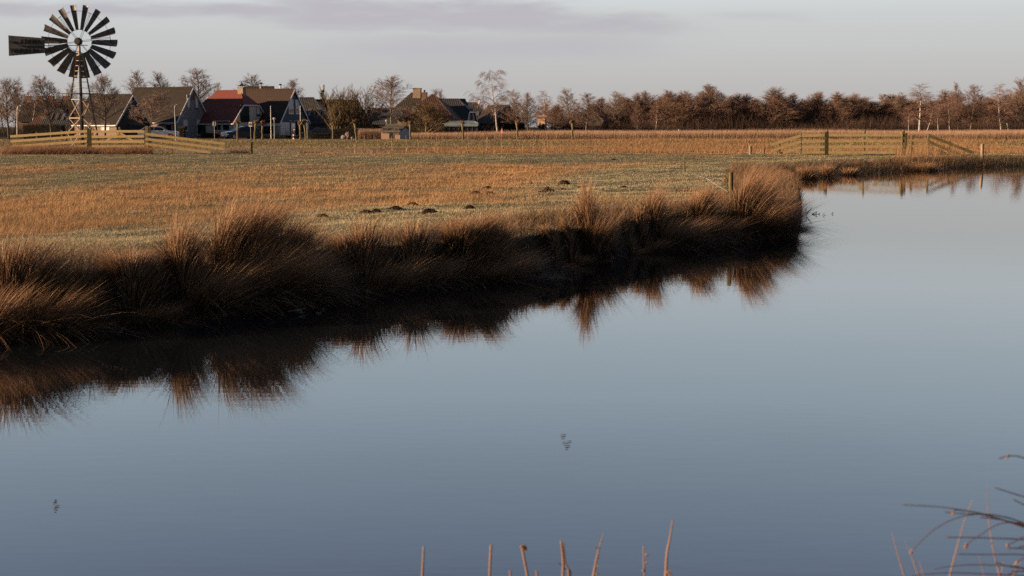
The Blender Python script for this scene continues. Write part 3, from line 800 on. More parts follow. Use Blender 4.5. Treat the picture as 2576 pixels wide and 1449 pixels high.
# wheel
cw, sw = math.cos(WYAW), math.sin(WYAW)
WC = P(199.6, 104.6, YM+.30) - t.location
def wp3(x, y, z): return Vector((WC.x + x*cw + y*sw, WC.y + x*sw + y*cw, WC.z + z))
gb = MB(); gb.tube([wp3(.06, -.42, 0), wp3(.06, -.39, 0), wp3(.02, -.1, 0), wp3(0, .05, 0)], [.17, .24, .25, .16], 8); gb.build('gearbox', M_black, t)
for rad_, th in ((.755, .012), (1.93, .012)):
    m = MB(); n = 64
    ps = [wp3(rad_*math.cos(2*PI*k/n), .02, rad_*math.sin(2*PI*k/n)) for k in range(n+1)]
    m.tube(ps, th, 5, False); m.build('wheel_ring', M_black, t)
for k in range(6):
    a = R(22+60*k)
    for o_ in (-.035, .035):
        dx, dz = math.sin(a), math.cos(a); px_, pz_ = dz*o_, -dx*o_
        MB().bar(wp3(dx*.15+px_, -.02+o_, dz*.15+pz_), wp3(dx*1.93+px_, .02+o_*.3, dz*1.93+pz_), .022, .022).build('spoke', M_black, t)
    MB().bar(wp3(dx*1.93-dz*.12, .02, dz*1.93+dx*.12), wp3(dx*1.93+dz*.12, .02, dz*1.93-dx*.12), .03, .03).build('spoke', M_black, t)
for k in range(18):
    a = R(12+20*k); dr = Vector((math.sin(a), 0, math.cos(a))); tg = Vector((math.cos(a), 0, -math.sin(a)))
    m = MB(); vs = []; fs = []
    ns = 5
    for i, (r_, w_, pt) in enumerate(((.76, .27, 30), (1.3, .36, 27), (1.85, .43, 24), (2.33, .475, 22))):
        for j in range(ns):
            s = (j/(ns-1)-.5)
            p_ = R(pt); x_ = s*w_*1.05; cup = .07*w_/.4*(1-4*s*s)
            q = dr*r_ + tg*(x_*math.cos(p_) + cup*math.sin(p_)); yv = -x_*math.sin(p_) + cup*math.cos(p_)
            for th in (-.004, .004): vs.append(wp3(q.x, yv+th+.0, q.z))
    idx = lambda i, j, s_: (i*ns+j)*2+s_
    for i in range(3):
        for j in range(ns-1):
            fs.append((idx(i,j,0), idx(i,j+1,0), idx(i+1,j+1,0), idx(i+1,j,0)))
            fs.append((idx(i,j,1), idx(i+1,j,1), idx(i+1,j+1,1), idx(i,j+1,1)))
        fs.append((idx(i,0,0), idx(i+1,0,0), idx(i+1,0,1), idx(i,0,1)))
        fs.append((idx(i,ns-1,0), idx(i,ns-1,1), idx(i+1,ns-1,1), idx(i+1,ns-1,0)))
    for j in range(ns-1):
        fs.append((idx(0,j,0), idx(0,j,1), idx(0,j+1,1), idx(0,j+1,0)))
        fs.append((idx(3,j,0), idx(3,j+1,0), idx(3,j+1,1), idx(3,j,1)))
    m.add(vs, fs).build('blade', M_blade, t)
# tail vane, folded beside the wheel
VY = -.55
def tp3(c, cz, y=0): return P(c*.27782, cz*.27782, YM + VY + y + lx(c)*sw*.9) - t.location
v4 = [tp3(75, 320), tp3(405, 345), tp3(405, 480), tp3(80, 507)]
vane = MB().prism(v4, (0, .012, 0)).build('tail_vane', M_vane, t)
rv = MB()
for c in (86, 180, 290):
    for cz in (335, 352, 380, 400, 438, 462, 485):
        p_ = tp3(c, cz, -.012); rv.ball(p_, .012, 6)
rv.build('rivets', M_steel, vane)
bm_ = MB()
bm_.bar(tp3(170, 416, -.03), tp3(795, 410, -.03), .035, .04); bm_.bar(tp3(260, 417, -.03), tp3(745, 475, -.03), .03, .04)
for a_, b_ in (((410, 411), (440, 430)), ((440, 430), (480, 412)), ((480, 412), (540, 450)), ((540, 450), (610, 412)), ((610, 412), (690, 468)), ((690, 468), (620, 440))):
    bm_.bar(tp3(*a_, -.03), tp3(*b_, -.03), .02, .02)
bm_.build('tail_boom', M_black, t)
def text(body, loc, size, mtl, parent, rz=0.0, name='lettering', ext=.004, sx=1.0, align='LEFT'):
    cu = bpy.data.curves.new(name, 'FONT'); cu.body = body; cu.size = size; cu.extrude = ext; cu.align_x = align; cu.resolution_u = 3; cu.offset = .004*size/.25
    ob = bpy.data.objects.new(name, cu); COL.objects.link(ob)
    dg = bpy.context.evaluated_depsgraph_get(); me = bpy.data.meshes.new_from_object(ob.evaluated_get(dg))
    bpy.data.objects.remove(ob); me.name = name; me.materials.clear(); me.materials.append(mtl)
    o = bpy.data.objects.new(name, me); COL.objects.link(o); o.parent = parent
    o.location = loc; o.rotation_euler = (PI/2, 0, rz); o.scale = (sx, 1, 1)
    return o
M_let = mat('black_lettering', (.004,.004,.005), .8, .1, 3)
_a, _b = tp3(86, 392), tp3(384, 392); VR = math.atan2(_b.y-_a.y, _b.x-_a.x)
text('Gaor', tp3(86, 392, -.022), .25, M_let, vane, VR, sx=1.02)
text('ADEMA', tp3(184, 392, -.022), .37, M_let, vane, VR, sx=1.02)
text('WURDUM', tp3(90, 476, -.022), .37, M_let, vane, VR, sx=1.04)

# ------------------------------------------------------------------ street furniture along the road
def lamp_arm(px, top, bot, Y, arm_px, label, lean=0):
    b0 = P(px, bot, Y); zb = gh(b0.x, Y); tp = P(px-lean, top, Y)
    t = thing('street_lamp', label, 'street lamp', (b0.x, Y, zb))
    H = tp.z-zb; dx = tp.x-b0.x; A = arm_px/FPX*Y
    MB().tube([(0,0,0), (dx*.5,0,H*.5), (dx,0,H-.35), (dx+A*.15,0,H-.08), (dx+A*.45,0,H)], [.075,.065,.05,.045,.04], 8).build('pole', M_steel, t)
    m = MB(); m.ball((dx+A*.75, 0, H-.02), A*.32, 10, (1, .6, .35)); m.build('lamp_head', mat('lamp_grey', (.30,.30,.30), .4, .1, 4), t, smooth=True)
lamp_arm(43, 266, 340, 150, 14, 'grey street lamp with a short arm at the left edge, left of the wind pump')
lamp_arm(443, 262.5, 356, 148, 9, 'leaning grey street lamp in front of the grey brick house', 4)
def lamp_top(px, top, bot, Y, label, w=9):
    b0 = P(px, bot, Y); zb = gh(b0.x, Y); H = P(px, top, Y).z-zb; r = w/FPX*Y/2
    t = thing('street_lamp', label, 'street lamp', (b0.x, Y, zb))
    MB().tube([(0,0,0), (0,0,H-.32)], [.07,.05], 8).build('pole', M_steel, t)
    MB().lathe((0,0,H-.32), [(.06,0),(r*.7,.14),(r,.2),(r*.4,.3),(0.01,.34)], 12).build('lamp_head', mat('lamp_opal', (.5,.48,.44), .4, .1, 4), t)
lamp_top(690.7, 295.5, 352, 163, 'post lamp with a conical head in front of the navy gabled house')
lamp_top(972.7, 301, 338, 172, 'pale post lamp half hidden behind the shed roof', 8)
lamp_top(773, 302, 340, 180, 'post lamp showing just behind the dark roofed house', 7)
def pole(px, top, bot, Y, r, label, m=None):
    b0 = P(px, bot, Y); zb = gh(b0.x, Y); H = P(px, top, Y).z-zb
    o = MB().tube([(0,0,0), (0,0,H*.98), (0,0,H)], [r, r*.6, r*.3], 8).build('flagpole', m or M_white, None); o.location = (b0.x, Y, zb); tag(o, label, 'pole')
pole(682, 265.5, 340, 195, .06, 'white flagpole before the navy gabled house')
pole(756.3, 266, 340, 205, .06, 'short thin white pole beside the skylight roof')
M_blue = mat('blue_sign', (.035,.10,.26), .5, .1, 3); M_red = mat('sign_red', (.22,.025,.025), .5, .15, 3); M_brownp = mat('brown_pole', (.16,.09,.06), .8, .3, 5)
def sign_post(px, bot, Y, H, r, label, m):
    b0 = P(px, bot, Y); zb = gh(b0.x, Y)
    t = thing('road_sign', label, 'sign', (b0.x, Y, zb))
    MB().tube([(0,0,0), (0,0,H)], r, 8).build('pole', m, t); return t, zb
Ys = 153
def zof(px, py, Y, zb): return P(px, py, Y).z - zb
zb = gh(P(540, 352, Ys).x, Ys)
t, zb = sign_post(540, 352, Ys, zof(540, 306, Ys, zb), .03, 'pale rectangular sign back on a pole before the red roofed house', M_steel)
h1, h2 = zof(540, 306, Ys, zb), zof(540, 317, Ys, zb)
MB().box((0, -.05, (h1+h2)/2), (.36, .03, h1-h2)).build('sign_plate', mat('sign_back', (.42,.38,.35), .5, .12, 3), t)
MB().box((0, -.075, (h1+h2)/2), (.07, .012, h1-h2)).build('sign_stripe', mat('grey_stripe', (.16,.17,.19), .5, .1, 3), t)
t, zb = sign_post(631, 352, Ys, zof(631, 307, Ys, zb), .03, 'white zone sign with a 30 in a ring beside a pollard willow', M_steel)
h1, h2 = zof(631, 307, Ys, zb), zof(631, 318.5, Ys, zb); hc = (h1+h2)/2
pl = MB().box((0, -.05, hc), (.36, .03, h1-h2)).build('sign_plate', M_white, t)
m = MB(); n = 28; m.tube([(.13*math.cos(2*PI*k/n), -.072, hc+.13*math.sin(2*PI*k/n)) for k in range(n+1)], .017, 5, False); m.build('sign_ring', M_red, pl)
text('30', (0, -.068, hc-.05), .15, M_black, pl, align='CENTER')
t, zb = sign_post(735.4, 352, Ys, zof(735, 309, Ys, zb), .045, 'blue information sign on a brown post in front of the navy gabled house', M_brownp)
h1, h2 = zof(739, 309.5, Ys, zb), zof(739, 322.5, Ys, zb)
pl = MB().box((.17, -.065, (h1+h2)/2), (.38, .03, h1-h2)).build('sign_plate', M_blue, t)
m = MB()
for k in range(3): m.box((.17, -.084, h2+(h1-h2)*(.25+.26*k)), (.26-.05*(k == 1), .006, .035))
m.build('sign_bars', M_white, pl)
h1, h2 = zof(739, 324, Ys, zb), zof(739, 336, Ys, zb)
pl = MB().box((.21, -.03, (h1+h2)/2), (.17, .03, h1-h2)).build('sign_plate', M_white, t)
m = MB(); m.tube([(.21+.05*math.cos(2*PI*k/16), -.05, (h1+h2)/2+.12*math.sin(2*PI*k/16)) for k in range(17)], .012, 4, False); m.build('sign_mark', M_black, pl)
b0 = P(740, 352, 154.5); zb = gh(b0.x, 154.5); H = zof(740, 336, 154.5, zb)
t = thing('bollard', 'red and white striped traffic bollard under the blue sign', 'bollard', (b0.x, 154.5, zb))
MB().lathe((0,0,0), [(.13,0),(.13,H*.95),(.10,H)], 12).build('body', M_black, t)
for k, c in enumerate((M_white, M_red, M_white)):
    MB().lathe((0,0,H*(.12+.28*k)), [(.14,0),(.14,H*.16)], 12).build('band', c, t)
t, zb = sign_post(1262.7, 354, 155, zof(1262, 336, 155, gh(P(1262, 354, 155).x, 155)), .03, 'red edged triangular warning sign seen edge-on below the weeping birch', M_steel)
h1, h2 = zof(1262, 321, 155, zb), zof(1262, 336, 155, zb)
ya = R(55); e = Vector((math.cos(ya), -math.sin(ya), 0))*.34; o_ = Vector((-math.sin(ya), -math.cos(ya), 0))
pl = MB().prism([e*-1+Vector((0,0,h2)), e+Vector((0,0,h2)), Vector((0,0,h1))], o_*.02).build('sign_plate', M_red, t)
MB().prism([e*-.62+Vector((0,0,h2+.09))+o_*.024, e*.62+Vector((0,0,h2+.09))+o_*.024, Vector((0,0,h1-.17))+o_*.024], o_*.004).build('sign_face', MATS['grey_stripe'], pl)

# ------------------------------------------------------------------ pollard willows
def pollard(px, top, bot, Y, seed, lean, label):
    rnd = random.Random(seed)
    b0 = P(px, bot, Y); zb = gh(b0.x, Y); tz = P(px, top, Y).z - zb
    t = thing('pollard_willow', label, 'pollard willow', (b0.x, Y, zb), 0, 'pollard willows along the road')
    th = tz-.28; pts = []; rs = []
    for k in range(7):
        f = k/6; pts.append((lean*f*f*.6+rnd.uniform(-.03, .03), rnd.uniform(-.03, .03), th*f-.05)); rs.append((.125-.03*math.sin(f*PI)+.05*max(0, f-.75)*4*.5)*rnd.uniform(.92, 1.08))
    MB().tube(pts, rs, 9).build('trunk', M_barkl, t, smooth=True)
    hx, hy, hz = pts[-1]
    m = MB()
    for k in range(13):
        a = rnd.uniform(0, 6.28); e = rnd.uniform(-.1, 1.2); l = rnd.uniform(.18, .36)
        d = Vector((math.cos(a)*math.cos(e), math.sin(a)*math.cos(e), math.sin(e)))
        q = Vector((hx, hy, hz)); e1 = q + d*l
        m.tube([q, q+d*l*.6, e1], [.10, .075, .095*rnd.uniform(.7, 1.2)], 6)
        m.ball(e1, rnd.uniform(.06, .11), 7)
    for k in range(26):
        a = rnd.uniform(0, 6.28); d = Vector((math.cos(a)*.6, math.sin(a)*.6, rnd.uniform(.1, .8)))
        q = Vector((hx, hy, hz+.1))+d*.25; m.tube([q, q+d*rnd.uniform(.06, .2)], [.018, .005], 4)
    m.build('crown', mat('willow_knuckle', (.15,.095,.055), .95, .4, 8, bump=.6), t, smooth=False)
PW = [(598,301,353,'pollard willow in front of the blue car',.1),(640.5,303,353,'pollard willow right of the white 30 sign',.3),(660.4,303.5,353,'third pollard willow from the left, before the white ground floor',.1),
      (756,305,352.5,'darker pollard willow, left one of the close pair right of the blue sign',.0),(769.6,300,353,'sunlit pollard willow, right one of the close pair right of the blue sign',-.3),
      (838,307,351,'dark pollard willow in the shade at the end of the dark roofed house',.0),(896,300.5,352.6,'pollard willow left of the wooden shed, head leaning left',-.25),(1033,304.5,352.6,'pollard willow touching the right end of the wooden shed',-.1),
      (1164.5,302.5,352.3,'pollard willow with a double knobbly head before the glass porch',-.05),(1301.6,302.5,352,'pollard willow alone in front of the reeds right of the weeping birch',-.1),(1440.4,302.5,351.5,'pollard willow farthest right, alone before the reed bed',-.1)]
for i, (px, top, bot, lab, ln) in enumerate(PW): pollard(px, top, bot, 151.5 if i != 5 else 160, 40+i, ln, lab)

# ------------------------------------------------------------------ houses
def house(name, label, px, Y, phi, Lh, Wd, eave, ridge, wallm, roofm, hipL=0.0, hipR=0.0, trim=M_white, ov=.3, base=None, gablem=None, gut=True, cat='house', trimR=True):
    c = P(px, 345, Y); zb = gh(c.x, Y) if base is None else base
    t = thing(name, label, cat, (c.x, Y, zb), -R(phi))
    he = P(px, eave, Y).z - zb; hr = P(px, ridge, Y).z - zb
    slope = (hr-he)/(Wd/2)
    t_ = dict(t=t, he=he, hr=hr, L=Lh, W=Wd, zb=zb)
    def zh(k): return he+(hr-he)*(1-k)
    def yh(k): return Wd/2*(1-k)
    e = .06
    def gab(x, k):
        if k >= .999: return [(x,0,0),(x,Wd,0),(x,Wd,he-e),(x,0,he-e)]
        g_ = [(x,0,0),(x,Wd,0),(x,Wd,he-e)]
        if k > 0: g_ += [(x,Wd-yh(k),zh(k)-e),(x,yh(k),zh(k)-e)]
        else: g_ += [(x,Wd/2,hr-e)]
        return g_+[(x,0,he-e)]
    wm_ = MB()
    wm_.quad((-Lh,0,0),(0,0,0),(0,0,he-e),(-Lh,0,he-e)); wm_.quad((0,Wd,0),(-Lh,Wd,0),(-Lh,Wd,he-e),(0,Wd,he-e))
    gl = gab(-Lh, hipL)[::-1]; wm_.quad(*gl)
    gr = gab(0, hipR)
    if gablem is None: wm_.quad(*gr)
    wm_.build('wall', wallm, t)
    if gablem is not None:
        m = MB(); m.prism(gr, (-.05,0,0)); m.build('gable_wall', gablem, t)
    ze = he-ov*slope
    iL, iR = hipL*Wd/2*.9, hipR*Wd/2*.9
    xl, xr = -Lh-ov*(.6 if hipL < 1 else 1), ov*(.6 if hipR < 1 else 1)
    def rp_(side):
        Y_ = (lambda y: y) if side == 0 else (lambda y: Wd-y)
        pts = [(xl, Y_(-ov), ze), (xr, Y_(-ov), ze)]
        if hipR < 1: pts.append((xr, Y_(yh(hipR)), zh(hipR)))
        pts.append((xr-iR if hipR > 0 else xr, Wd/2, hr))
        pts.append((xl+iL if hipL > 0 else xl, Wd/2, hr))
        if hipL < 1: pts.append((xl, Y_(yh(hipL)), zh(hipL)))
        o_ = []
        for p in pts:
            if not o_ or (Vector(p)-Vector(o_[-1])).length > 1e-4: o_.append(p)
        return o_ if side == 0 else o_[::-1]
    r = MB()
    for s in (0, 1): r.prism(rp_(s), (0,0,-.16))
    for k, x, ii_, sg in ((hipR, xr, iR, 1), (hipL, xl, iL, -1)):
        if k > 0:
            p = [(x, yh(k) if k < 1 else -ov, zh(k) if k < 1 else ze), (x, Wd-yh(k) if k < 1 else Wd+ov, zh(k) if k < 1 else ze), (x-sg*ii_, Wd/2, hr)]
            r.prism(p if sg > 0 else p[::-1], (0,0,-.16))
    roof = r.build('roof', roofm, t); t_['roof'] = roof
    rd_ = MB(); rd_.tube([(xl+iL, Wd/2, hr+.02), (xr-iR, Wd/2, hr+.02)], .11, 7)
    if hipR > 0: rd_.tube([(xr, yh(hipR) if hipR < 1 else -ov, (zh(hipR) if hipR < 1 else ze)+.02), (xr-iR, Wd/2, hr+.02)], .09, 6)
    rd_.build('ridge_tiles', roofm, roof)
    if trim and trimR and hipR < 1:
        b_ = MB(); x = xr+.02
        top = (x, yh(hipR), zh(hipR)-.1) if hipR > 0 else (x, Wd/2, hr-.1)
        top2 = (x, Wd-yh(hipR), zh(hipR)-.1) if hipR > 0 else (x, Wd/2, hr-.1)
        b_.bar((x, -ov-.02, ze-.1), top, .05, .22); b_.bar(top2, (x, Wd+ov+.02, ze-.1), .05, .22)
        if hipR > 0: b_.bar(top, top2, .05, .2)
        b_.build('barge_board', trim, t)
    if gut: MB().bar((xl, -ov-.05, ze-.06), (xr-.05, -ov-.05, ze-.06), .10, .16).build('gutter', trim or M_steel, t)
    t_['ze'] = ze
    return t_
def win(hs, face, c, z, w, h, mull=0, blind=0.0, fm=None, door=False, ft=.07):
    """face F: long wall (y=0), G: gable (x=0); c centre along the wall, z sill height"""
    t = hs['t']; fm = fm or M_white
    def q(a, zz, o_): return (a, -o_, zz) if face == 'F' else (o_, a, zz)
    m = MB()
    def bx(a0, a1, z0, z1, d0, d1):
        p0, p1 = q(a0, z0, d0), q(a1, z1, d1)
        m_cur.box([(p0[i]+p1[i])/2 for i in range(3)], [abs(p1[i]-p0[i]) for i in range(3)])
    m_cur = m
    bx(c-w/2, c-w/2+ft, z, z+h, .0, .06); bx(c+w/2-ft, c+w/2, z, z+h, .0, .06)
    bx(c-w/2+ft, c+w/2-ft, z+h-ft, z+h, .0, .06); bx(c-w/2+ft, c+w/2-ft, z, z+ft, .0, .06)
    for k in range(mull):
        a = c-w/2+w*(k+1)/(mull+1); bx(a-ft*.4, a+ft*.4, z+ft, z+h-ft, .0, .05)
    f = m.build('door' if door else 'window', fm, t)
    m_cur = MB(); bx(c-w/2+ft, c+w/2-ft, z+ft, z+h-ft, .0, .02); m_cur.build('pane', M_glass, f)
    if blind: m_cur = MB(); bx(c-w/2+ft, c+w/2-ft, z+ft+(h-2*ft)*(1-blind), z+h-ft, .022, .03); m_cur.build('blind', M_blind, f)
    if not door: m_cur = MB(); bx(c-w/2-.06, c+w/2+.06, z-.06, z-.004, .0, .10); m_cur.build('sill', fm, f)
    return f
def skylight(hs, x, f0, f1, w=.8):
    W_, he, hr = hs['W'], hs['he'], hs['hr']
    p = lambda xx, f, o_: (xx, W_/2*f, he+(hr-he)*f+o_)
    fr = MB().prism([p(x-w/2, f0, .02), p(x+w/2, f0, .02), p(x+w/2, f1, .02), p(x-w/2, f1, .02)], (0,-.04,.07)).build('skylight', M_steel, hs['roof'])
    return fr
def chimney(hs, x, y, w, d, z0, z1, m, cap=None):
    c = MB().box((x, y, (z0+z1)/2), (w, d, z1-z0)).box((x, y, z1+.03), (w+.12, d+.12, .08)).build('chimney', m, hs['roof']); return c
T_dark = mat_tile('roof_dark_brown', (.019,.015,.0125), (.029,.022,.017), (.036,.028,.015))
T_brn = mat_tile('roof_brown', (.038,.024,.019), (.052,.032,.024), (.055,.04,.021))
T_red = mat_tile('roof_red', (.155,.044,.034), (.195,.056,.041), (.145,.052,.04))
T_blk = mat_tile('roof_black', (.028,.03,.034), (.042,.044,.05), (.05,.05,.045))
T_rust = mat_tile('roof_rust', (.055,.027,.019), (.07,.034,.023), (.055,.036,.024))
T_grey = mat_tile('roof_grey', (.035,.032,.028), (.05,.046,.039), (.05,.045,.03))
B_pink = mat_brick('brick_pinkish', (.36,.24,.19), (.29,.19,.15), (.35,.30,.26))
B_grey = mat_brick('brick_grey', (.34,.33,.33), (.27,.26,.26), (.40,.39,.38))
B_red = mat_brick('brick_red', (.24,.12,.08), (.19,.09,.06), (.24,.2,.17))
B_tan = mat_brick('brick_tan', (.40,.29,.20), (.34,.24,.165), (.38,.33,.28))
M_navy = mat('navy_boards', (.045,.066,.095), .6, .15, 3)
M_blkw = mat('black_boards', (.014,.014,.017), .7, .2, 3)

# H1 low house behind the pump
h = house('brick_house', 'low house with a long dark tiled roof and black gable right behind the wind pump', 294, 203, 24, 7.6, 7.2, 309, 237, B_pink, T_dark, gablem=M_blkw)
win(h, 'F', -2.0, .9, 1.5, 1.2, 1, .9); win(h, 'F', -5.0, .9, 1.4, 1.2, 1)
win(h, 'G', 3.6, 3.2, .7, 1.5); win(h, 'G', 1.6, .1, 2.2, 2.1, door=True, fm=M_black)
# H2 grey brick
h = house('brick_house', 'grey brick house with steep dark tiled roof and tall gable with paired slit windows', 446, 212, 24, 10.6, 8.0, 302, 218.3, B_pink, T_dark, gablem=B_grey)
win(h, 'G', 2.9, h['he']+1.7, .8, 2.1, 0, .95, fm=M_steel); win(h, 'G', 4.9, h['he']+1.7, .8, 2.1, 0, .95, fm=M_steel)
win(h, 'G', 2.0, 1.0, 1.0, 1.6, 0, .6); win(h, 'G', 5.6, .35, 1.6, 2.3, 0, .3); win(h, 'G', 4.0, h['hr']-1.9, .6, 1.0, fm=M_steel)
win(h, 'F', -1.5, .2, 1.3, 2.3, 0, .25); win(h, 'F', -5.6, .9, 2.2, 1.5, 1); win(h, 'F', -8.6, .2, 1.1, 2.0, 0, .4, door=True)
# H3 red roof
h = house('cottage', 'cottage with a glowing red tiled roof, clipped gable and a capped brick chimney', 588, 214.5, 24, 9.0, 9.2, 306, 226, M_cream, T_red, hipL=.75, hipR=.46, gablem=M_cream)
win(h, 'F', -1.3, 1.0, 1.3, 1.5, 0, .0); win(h, 'F', -2.9, 1.0, 1.4, 1.5, 1); win(h, 'F', -5.6, .1, 1.1, 2.1, door=True, fm=M_black)
win(h, 'G', 6.6, h['he']+.9, 1.0, 1.7, 0, .9, fm=M_steel); win(h, 'G', 7.4, .6, .9, 1.3)
MB().box((.10, 2.9, h['he']+1.25), (.1, 2.2, 2.6)).build('loggia', M_blkw, h['t'])
rl = MB(); rl.bar((.2, 1.8, h['he']+.9), (.2, 4.0, h['he']+.9), .05, .05)
for k in range(12): rl.bar((.2, 1.85+k*.19, h['he']-.05), (.2, 1.85+k*.19, h['he']+.9), .02, .02)
rl.build('railing', M_black, h['t'])
c = chimney(h, -1.5, 4.5, .95, .8, h['hr']-.9, P(588, 217, 211).z-h['zb'], B_tan)
zc = P(588, 217, 211).z-h['zb']
m = MB()
for sx in (-.35, .35):
    for sy in (-.28, .28): m.box((-1.5+sx, 4.5+sy, zc+.18), (.05, .05, .25))
m.lathe((-1.5, 4.5, zc+.27), [(.62,0),(.30,.16),(.1,.32),(.03,.5)], 8); m.build('chimney_cap', M_black, c)
# H4 navy gable
h = house('house', 'brown roofed house with a navy boarded gable, white gutters and a white ground floor', 705, 219, 24, 8.6, 8.1, 305, 223, M_cream, T_brn, gablem=M_navy)
MB().box((.06, 4.05, h['he']*.47), (.12, 8.06, h['he']*.93)).build('ground_floor', mat('white_render', (.72,.70,.67), .85, .1, 2), h['t'])
MB().bar((-6.2, -.42, h['ze']-.16), (.25, -.42, h['ze']-.16), .1, .42).build('fascia', M_white, h['t'])
MB().box((-.25, -.06, h['he']*.47), (.5, .12, h['he']*.93)).build('corner_pillar', M_white, h['t'])
for c_ in (3.1, 5.1): win(h, 'G', c_, h['he']+1.15, 1.35, 2.2, 1, .7, ft=.13)
for c_, w_ in ((2.7, .5), (4.4, 1.2), (6.0, 1.2)):
    f = win(h, 'G', c_, .25, w_, 2.3, 0, .0); f.location.x = .13
win(h, 'F', -2.4, .6, 2.6, 1.9, 1, fm=M_black)
def flue(hs, x, y, z0, z1, r):
    m = MB().tube([(x, y, z0), (x, y, z1)], r, 10); f = m.build('flue', M_flue, hs['roof'])
    MB().lathe((x, y, z1-.05), [(r*1.3,0),(r*1.5,.12),(r*1.3,.24)], 10).build('flue_cap', M_black, f)
flue(h, -3.2, 5.2, h['hr']-1, P(690, 209, 214).z-h['zb'], .15)
# small roof behind
h = house('house', 'house hidden but for a short roof ridge and a stubby flue over the brown roof', 668, 236, 14, 5.0, 7.0, 300, 217, B_red, T_dark, trim=None, gut=False)
flue(h, -2.2, 3.5, h['hr']-.6, P(690, 209.5, 238).z-h['zb'], .2)
# H5 dark roof with skylights
h = house('house', 'low house with an almost black roof and two bright skylights, right of the navy gable', 828, 227, 6, 7.0, 8.2, 309, 245, mat('grey_render', (.20,.185,.18), .9, .15, 2), T_blk, hipR=.97, gut=False)
skylight(h, -3.5, .25, .55, .5); skylight(h, -1.9, .25, .55, .5)
for c_ in (-1.0, -2.4, -4.6): win(h, 'F', c_, .2, 1.0, 2.1, 0, fm=M_steel, door=True)
# H6 tan gable
h = house('brick_house', 'house showing a sunlit tan brick gable behind the willow shrubs', 922, 243, -38, 8.0, 5.6, 292, 252, B_tan, T_dark, trim=None, gut=False)
h6 = h
# H0 rust roof at the left edge
h = house('house', 'house with a big hipped rust brown roof, far left behind the street lamp', 152, 214, 8, 5.6, 8.5, 318, 250, B_red, T_rust, hipL=1.0, hipR=.9, gut=False)
for x_ in (-4.9, -3.6, -2.3, -1.0):
    pass
h = house('bungalow', 'dark flat-roofed bungalow with four skylights, left of the wind pump', 172, 206, 5, 4.2, 7, 326, 273, B_red, T_blk, hipR=.8, gut=False, trim=None)
for x_ in (-.6, -1.5, -2.4, -3.3): skylight(h, x_, .45, .75, .35)
h = house('terrace', 'row of brick terrace houses, only chimneys with white pots above the rust roof', 168, 246, 4, 8.6, 7, 300, 252, B_red, T_dark, gut=False, trim=None)
for x_ in (-8.0, -5.9, -3.9, -1.2):
    c = chimney(h, x_, 3.5, 1.0, .6, h['hr']-.4, h['hr']+.75, B_red); m = MB()
    for dx in (-.3, 0, .3): m.tube([(x_+dx, 3.5, h['hr']+.8), (x_+dx, 3.5, h['hr']+1.1)], .1, 8)
    m.build('chimney_pots', M_white, c)
h = house('barn', 'dark barn roof between the willow shrubs and the round crowned tree', 1008, 222, 12, 6.2, 8.0, 308, 272, M_blkw, T_blk, trim=None, gut=False, hipR=.5, cat='barn')
# H7 farmhouse
h = house('farmhouse', 'farmhouse with a big rust red pyramid roof, left of the black roofed house', 1142, 212, 10, 8.6, 9.6, 297, 237, B_tan, T_rust, hipL=1.0, hipR=1.0, gut=False)
skylight(h, -6.4, .25, .5, .6); win(h, 'F', -5.8, .5, 1.1, 1.6); win(h, 'F', -2.5, .5, 1.1, 1.6)
h = house('farmhouse', 'front wing of the farm with a grey tiled roof and two square brick chimneys', 1058, 228, 8, 4.6, 8.5, 296, 233, B_tan, T_grey, hipL=.6, hipR=.3, gut=False, trim=None)
chimney(h, -1.3, 3.9, 1.25, 1.0, h['hr']-1.2, P(1045, 222, 231).z-h['zb'], B_tan); c = chimney(h, .1, 2.9, .8, .8, h['hr']-2.2, P(1055, 233, 230).z-h['zb'], B_red)
MB().lathe((.1, 2.9, P(1055, 233, 230).z-h['zb']+.05), [(.13,0),(.13,.2),(.22,.25),(.04,.42)], 8).build('chimney_cap', M_black, c)
# H8 black roof with half hip gable
h = house('house', 'black tiled house with a narrow grey gable edged in white, right of the rust roof', 1172, 216, 9, 5.2, 9.0, 309, 248.5, B_grey, T_blk, hipL=.2, hipR=.52, gablem=B_grey, gut=False)
win(h, 'G', 4.5, h['he']+.3, 1.6, 2.0, 1, fm=M_steel)
h = house('barn', 'dark barn roof sloping down to the right behind the narrow grey gable', 1196, 232, -28, 6.5, 8.0, 303, 249, B_grey, T_blk, trim=None, gut=False, cat='barn')
h = house('house', 'low black roofed house with two skylights and a thin flue right of the barn', 1224, 240, 4, 4.4, 7, 300, 258, M_blkw, T_blk, trim=None, gut=False, hipR=.7)
skylight(h, -1.0, .6, .85, .5); skylight(h, -1.6, .2, .45, .5); flue(h, -1.5, 3.2, h['hr']-1.2, P(1222, 251, 243).z-h['zb'], .09)
h = house('barn', 'dark brown barn gable behind the leaning birch', 1246, 234, 55, 6.0, 5.4, 306, 265, M_blkw, T_dark, trim=None, gut=False, cat='barn')
# conservatory
h = house('conservatory', 'glass porch with a pale shallow roof in front of the black roofed house', 1200, 205, 3, 4.6, 2.6, 315, 306, M_glass, mat('pale_roof_sheet', (.24,.30,.30), .45, .15, 2), trim=M_steel, gut=True, ov=.2, hipL=.5, hipR=.5, cat='porch', trimR=False)
m = MB()
for k in range(8): m.box((-4.6+k*.657, -.04, h['he']/2-.05), (.07, .07, h['he']-.15))
m.build('glazing_bars', M_steel, h['t'])
# H10 big dark farm roof in the trees
h = house('farmhouse', 'big dark thatched farm roof half hidden by trees right of the tan tower', 1512, 226, 20, 7.0, 10.5, 312, 263, M_blkw, mat('old_thatch', (.075,.058,.045), .95, .3, 5, bump=.5), hipL=1.0, hipR=.85, gut=False, trim=None)
skylight(h, -4.2, .45, .62, 1.6)
